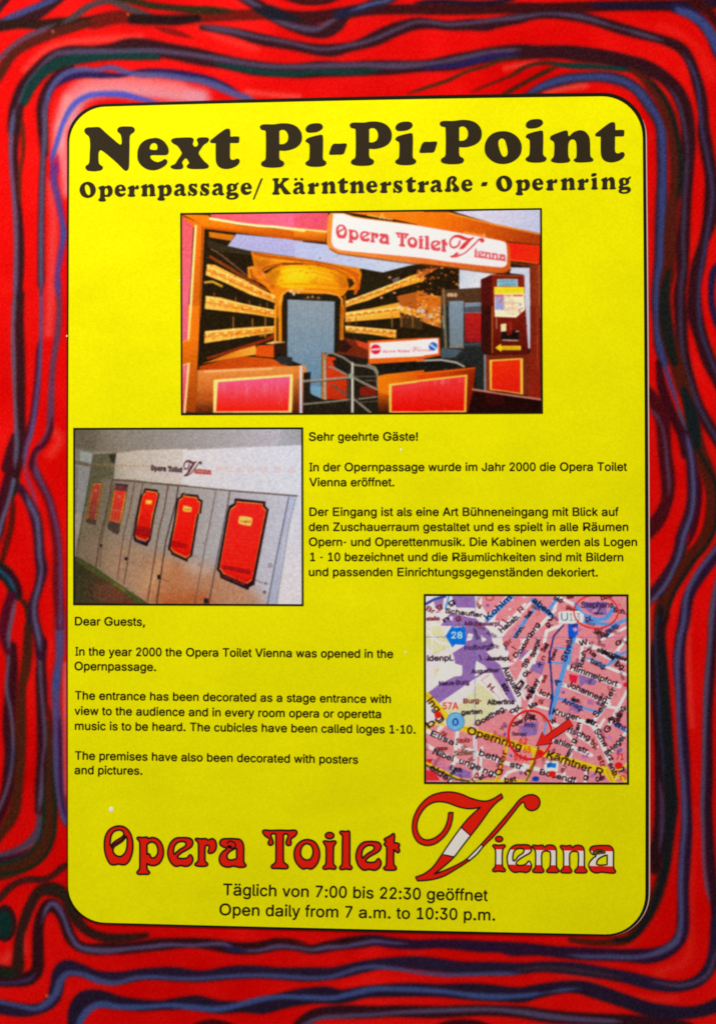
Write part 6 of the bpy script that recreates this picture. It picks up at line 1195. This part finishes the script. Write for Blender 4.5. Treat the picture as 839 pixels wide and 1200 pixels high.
# lettering
INKM = (30,22,32); BRN = (110,44,44)
def tx(s, b, p0, p1, cap, col=INKM, bold=.6, a=1.0): P.text(s, b(p0)[0], b(p1)[0], cap / 6.712, col, bold, a)
for s, b, p0, p1, cap, col in (
    ("Schaufler-", m1, (212,188), (520,226), 36, INKM), ("Kohlm", m1, (548,248), (735,75), 44, (30,40,80)), ("stalle", m1, (64,250), (168,246), 30, BRN), ("Michaelerpl.", m1, (368,288), (652,290), 34, (84,40,70)), ("Hofburg", m1, (366,482), (556,472), 36, (70,44,90)), ("Josefspl.", m1, (534,562), (726,562), 34, INKM), ("ldenpl.", m1, (72,566), (274,564), 44, INKM), ("Habsb.", m1, (655,345), (800,225), 40, INKM), ("g.", m1, (470,150), (500,130), 40, BRN), ("Br", m1, (60,165), (120,195), 36, BRN), ("g", m1, (150,165), (190,150), 40, BRN), ("g", m1, (245,135), (290,110), 40, INKM), ("n", m1, (205,265), (245,240), 36, INKM), ("g", m1, (295,250), (335,240), 34, BRN), ("Br", m1, (690,460), (740,410), 36, BRN), ("unn.", m1, (770,390), (835,300), 36, INKM), ("Dor", m1, (765,545), (839,470), 36, INKM), ("R", m1, (800,190), (835,160), 36, BRN),
    ("aben", m2, (52,98), (185,210), 48, (30,34,60)), ("Stephans", m2, (440,148), (692,146), 46, (60,40,80)), ("pl.", m2, (478,254), (530,250), 40, (40,44,90)), ("old-", m2, (222,82), (296,118), 36, INKM), ("gasse", m2, (320,150), (420,200), 32, BRN), ("Str", m2, (318,576), (360,470), 44, (30,40,80)), ("aße", m2, (352,470), (378,370), 42, (30,40,80)), ("g.", m2, (170,300), (215,285), 40, INKM), ("Tuchl.", m2, (20,240), (60,180), 32, INKM), ("org", m2, (60,370), (115,280), 36, INKM), ("dorg.", m2, (-2,470), (60,340), 34, INKM), ("W.", m2, (430,450), (510,430), 40, INKM), ("eihb", m2, (560,490), (640,520), 36, INKM), ("urggasse", m2, (620,510), (790,570), 36, INKM), ("Singer", m2, (535,345), (650,388), 40, INKM), ("Sch.", m2, (690,180), (790,200), 36, INKM), ("Blutg.", m2, (650,360), (740,290), 36, (40,44,90)), ("G", m2, (720,450), (760,430), 36, INKM), ("Spiegel", m2, (70,540), (120,400), 36, INKM), ("Seil", m2, (150,500), (190,440), 36, INKM), ("neu", m2, (225,560), (250,480), 32, INKM), ("na", m2, (480,490), (545,540), 36, INKM), ("Dom", m2, (600,90), (680,70), 30, INKM), ("er", m2, (330,80), (390,70), 34, BRN), ("U", m2, (215,250), (215,190), 36, INKM),
    ("Himmelpfort", m4, (350,130), (716,264), 44, INKM), ("Johannesg.", m4, (328,262), (646,402), 46, INKM), ("Annag.", m4, (288,392), (452,456), 42, (36,40,90)), ("Kruger-", m4, (212,480), (430,535), 46, INKM), ("str.", m4, (470,545), (566,580), 42, INKM), ("ballg.", m4, (510,75), (632,132), 38, (36,40,70)), ("bg.", m4, (706,98), (776,142), 44, INKM), ("gasse", m4, (600,-5), (690,60), 36, INKM), ("Rauh", m4, (450,115), (480,-10), 38, INKM), ("Führ", m4, (-5,280), (60,330), 38, INKM), ("ich", m4, (110,320), (200,360), 38, INKM), ("ler", m4, (668,365), (712,285), 42, INKM), ("Seil", m4, (560,510), (640,420), 46, INKM), ("May", m4, (70,320), (110,210), 38, INKM), ("g.", m4, (120,400), (150,370), 36, BRN), ("Ma", m4, (40,440), (100,410), 36, INKM), ("se", m4, (150,240), (175,180), 36, BRN), ("A", m4, (245,260), (285,225), 40, (36,40,90)), ("Gl.", m4, (0,195), (50,150), 36, INKM), ("eg.", m4, (20,370), (60,330), 36, INKM), ("Sp", m4, (10,120), (30,50), 40, INKM), ("elling.", m4, (740,540), (790,420), 42, INKM), ("Fich", m4, (660,530), (730,580), 40, INKM), ("Ph", m4, (0,500), (50,520), 36, INKM), ("il.", m4, (50,520), (90,530), 36, INKM), ("st", m4, (360,375), (420,390), 26, INKM), ("n", m4, (150,60), (160,30), 36, BRN),
    ("Neue Burg", m3, (165,258), (398,246), 36, (70,44,90)), ("Augustiner", m3, (418,162), (636,150), 32, (60,40,70)), ("Augustin", m3, (658,120), (778,345), 48, INKM), ("str.", m3, (650,250), (690,330), 44, INKM), ("H.", m3, (540,270), (588,312), 42, BRN), ("Burg-", m3, (356,396), (494,392), 36, BRN), ("garten", m3, (340,486), (500,476), 36, INKM), ("Albertina", m3, (543,406), (752,402), 38, INKM), ("pl.", m3, (770,462), (815,430), 38, INKM), ("Goetheg.", m3, (462,578), (692,446), 42, INKM), ("ing", m3, (66,380), (140,470), 54, INKM), ("o", m3, (725,475), (765,460), 38, INKM), ("g", m3, (780,290), (830,230), 42, INKM),
    ("Opernring", m5, (380,128), (800,264), 58, (34,22,20)), ("bg", m5, (85,90), (200,10), 52, INKM), ("Elisa-", m5, (94,145), (300,236), 44, INKM), ("beth", m5, (474,300), (634,356), 50, INKM), ("str", m5, (716,390), (812,414), 44, INKM), ("Nibel", m5, (112,290), (272,350), 46, INKM), ("unge", m5, (318,362), (482,420), 46, INKM), ("ng.", m5, (505,436), (604,474), 46, INKM), ("Schiller-", m5, (284,306), (452,292), 38, (96,72,60)), ("pl.", m5, (400,352), (444,340), 34, (96,72,60)), ("Stolz-", m5, (300,205), (420,195), 34, BRN), ("pl.", m5, (348,258), (392,235), 34, (110,70,60)), ("O", m5, (606,462), (664,450), 46, INKM), ("per", m5, (655,420), (700,270), 46, BRN), ("elder", m5, (85,410), (248,520), 50, (30,24,26)), ("Esch", m5, (250,415), (340,435), 36, INKM), ("g.", m5, (195,150), (230,130), 40, BRN), ("gasse", m5, (140,265), (230,260), 34, BRN), ("bst", m5, (680,514), (770,504), 38, INKM), ("ro", m5, (440,510), (480,450), 38, BRN), ("a", m5, (260,460), (290,440), 34, INKM), ("st.", m5, (480,500), (540,470), 36, INKM), ("Oper", m5, (740,80), (830,40), 36, INKM),
    ("Kärntner R.", m6, (165,322), (622,478), 62, (34,22,20)), ("Bösendf", m6, (112,450), (390,520), 44, INKM), ("ahler", m6, (224,202), (366,250), 44, INKM), ("str.", m6, (408,262), (500,294), 44, INKM), ("rischg", m6, (330,118), (500,184), 44, INKM), ("bg.", m6, (510,210), (560,250), 42, BRN), ("str", m6, (565,310), (600,400), 42, BRN), ("str.", m6, (480,40), (566,76), 42, INKM), ("Schw", m6, (540,110), (620,240), 46, INKM), ("arz", m6, (618,275), (668,350), 44, INKM), ("enb.", m6, (650,370), (700,480), 44, INKM), ("Hegel", m6, (680,285), (786,165), 44, INKM), ("G", m6, (640,130), (680,90), 44, INKM), ("Fi", m6, (660,50), (700,40), 42, INKM), ("cht", m6, (700,70), (780,110), 40, (36,40,90)), ("S", m6, (740,440), (785,410), 60, INKM), ("nem.", m6, (335,330), (380,250), 38, INKM), ("g.", m6, (390,210), (410,160), 40, INKM), ("an", m6, (420,110), (440,50), 36, INKM), ("ar", m6, (300,440), (330,380), 38, BRN), ("g.", m6, (480,500), (500,440), 36, INKM), ("Can", m6, (560,510), (625,490), 36, INKM), ("W", m6, (205,60), (250,40), 38, INKM), ("eu", m6, (50,430), (90,350), 34, (150,90,30)), ("n", m6, (10,460), (40,430), 36, INKM), ("u", m6, (450,320), (490,318), 34, (150,90,190)), ("e", m6, (730,290), (765,260), 36, (90,90,170)), ("o", m6, (650,180), (680,170), 34, (150,110,180)), ("on", m6, (520,480), (560,460), 30, (130,110,180)), ("Phi", m6, (0,40), (80,20), 36, INKM)):
    tx(s, b, p0, p1, cap, col)
for pts in (m4((95,85),(135,95)), m4((115,75),(110,110)), m2((540,190),(610,195)), m2((590,150),(560,200)), m1((480,520),(495,560)), m1((735,455),(770,475)), m1((660,240),(700,270))): st(pts, 8, INKM, .8)
# symbols
po(m1((214,370),(268,288),(290,306),(372,296),(372,442),(290,436),(268,462)), (18,112,220)); tx("28", m1, (262,388), (344,388), 50, (214,232,250), .3)
for k in range(3): st(m1((285 + k*28,290),(300 + k*28,298)), 5, (30,34,60))
P.disc(m3((292, 541))[0], 10.2, 10.6, (112,172,234)); P.ring(m3((292, 541))[0], 10.2, 10.6, 1.0, (70,120,190)); tx("0", m3, (270,570), (314,570), 54, (22,60,150), .5)
tx("57A", m3, (194,442), (314,442), 52, (226,54,34), .5); P.disc(m3((155, 487))[0], 4.2, 4, (226,40,30))
po(m2((262,182),(420,172),(460,200),(455,262),(400,272),(264,270)), (232,238,240)); tx("U", m2, (282,250), (336,250), 62, (96,112,132), .4); tx("1.3", m2, (348,250), (430,250), 60, (130,130,146), .3)
po(m2((335,278),(416,272),(414,360),(380,384),(338,370)), (22,92,206)); po(m2((372,310),(395,300),(412,320),(392,340)), (214,150,200)); st(m2((425,330),(440,320)), 10, (130,100,180))
po(m6((152,344),(262,346),(256,428),(150,424)), (226,232,238)); po(m6((168,368),(200,360),(246,364),(240,402),(200,396),(172,402)), (30,116,214)); po(m6((60,470),(110,470),(100,508),(50,500)), (30,86,190)); P.disc(m6((84, 486))[0], 4, 3, (24,70,170))
for c, r in ((m6((734, 381))[0], 4.6), (m6((212, 448))[0], 4.4), (m6((116, 284))[0], 4.8)): P.disc(c, r, r * .85, (222,36,32))
tx("71", m6, (716,338), (772,336), 50, (222,40,30), .5); tx("n", m6, (750,500), (790,490), 50, (206,80,30), .5)
tx("62", m5, (790,205), (850,215), 46, (224,50,30), .5); tx("65", m6, (-12,282), (44,280), 48, (232,84,20), .6); tx("59A", m5, (752,338), (855,350), 46, (224,40,30), .6)
tx("strih", m6, (-10,75), (75,85), 34, (60,40,70), .3); tx("Staatsoper", m5, (735,145), (850,150), 30, (60,40,70), .2)
for c in (m5((690, 75))[0], m5((680, 135))[0], m5((728, 305))[0], m5((806, 440))[0], m4((300, 310))[0], m4((575, 400))[0], m1((690, 470))[0], m1((545, 130))[0]): P.disc(c, 1.8, 2.0, (84,84,180), .85)
for b, c in ((m1, (560, 70)),): P.ring(b(c)[0], 4.5, 3, .9, (120,50,60), .9)
for k in range(46):
    b = (m2, m4, m6, m5, m1, m2, m4)[k % 7]; x, y = rr.uniform(420 if b is m1 else 30, 760), rr.uniform(70, 500); an = rr.choice((20, 22, 24, -62, -58, -66, 72)) * math.pi / 180; w_ = rr.uniform(55, 110)
    nn = int(w_ / 11); ink_ = rr.choice((INKM, INKM, BRN, (60,44,80))); ux, uy = math.cos(an), math.sin(an)
    for i_ in range(nn):                        # lettering too small to read in the photograph
        px, py = x + ux * i_ * 11, y + uy * i_ * 11; h_ = rr.uniform(14, 26)
        st(b((px, py), (px + uy * h_ + ux * rr.uniform(-3, 3), py - ux * h_)), 6, ink_, .7)
P.ring(m2((556, 180))[0], 25.8, 19.6, 1.9, (206,52,56), .95)
for k in range(40):
    b = rr.choice((m2, m4, m6, m5, m1)); x, y = rr.uniform(60, 790), rr.uniform(70, 520); st(b((x, y),(x + rr.uniform(-14, 14), y + rr.uniform(-12, 12))), rr.uniform(4, 8), rr.choice([(90,70,140),(120,50,60),(60,50,60),(150,100,170)]), .6)
P.blur(1); P.contrast(1.14, 140); P.mottle(2.2, 5, 32); P.grain(7, 7)
city = P.build('city_map', INK + .0001, M_PRINT, poster, 1.30)
city['label'] = 'printed street map with a red circle and arrow'
black_edge(*q3, 2.4, city)
tt = np.linspace(0, 2 * math.pi, 48, endpoint=False)
M_MARK = grain_mat('red_marker_ink', L3(238, 24, 14), L3(251, 36, 26), 0.5, 0.15)
Flat(INK + .0003).ribbon(np.stack([620.8 + 25.4 * np.cos(tt), 861.0 + 28.4 * np.sin(tt)], 1), 2.7).build('location_ring', M_MARK, city)
AR = m6((85,226),(135,118),(158,150),(345,14),(377,66),(196,184),(216,206))
ar = Flat(INK + .0004).fill([[p for p in AR]]).build('location_arrow', M_MARK, city)
Flat(INK + .0005).ribbon(np.array(AR), .9).build('arrow_outline', M_OUT, ar)
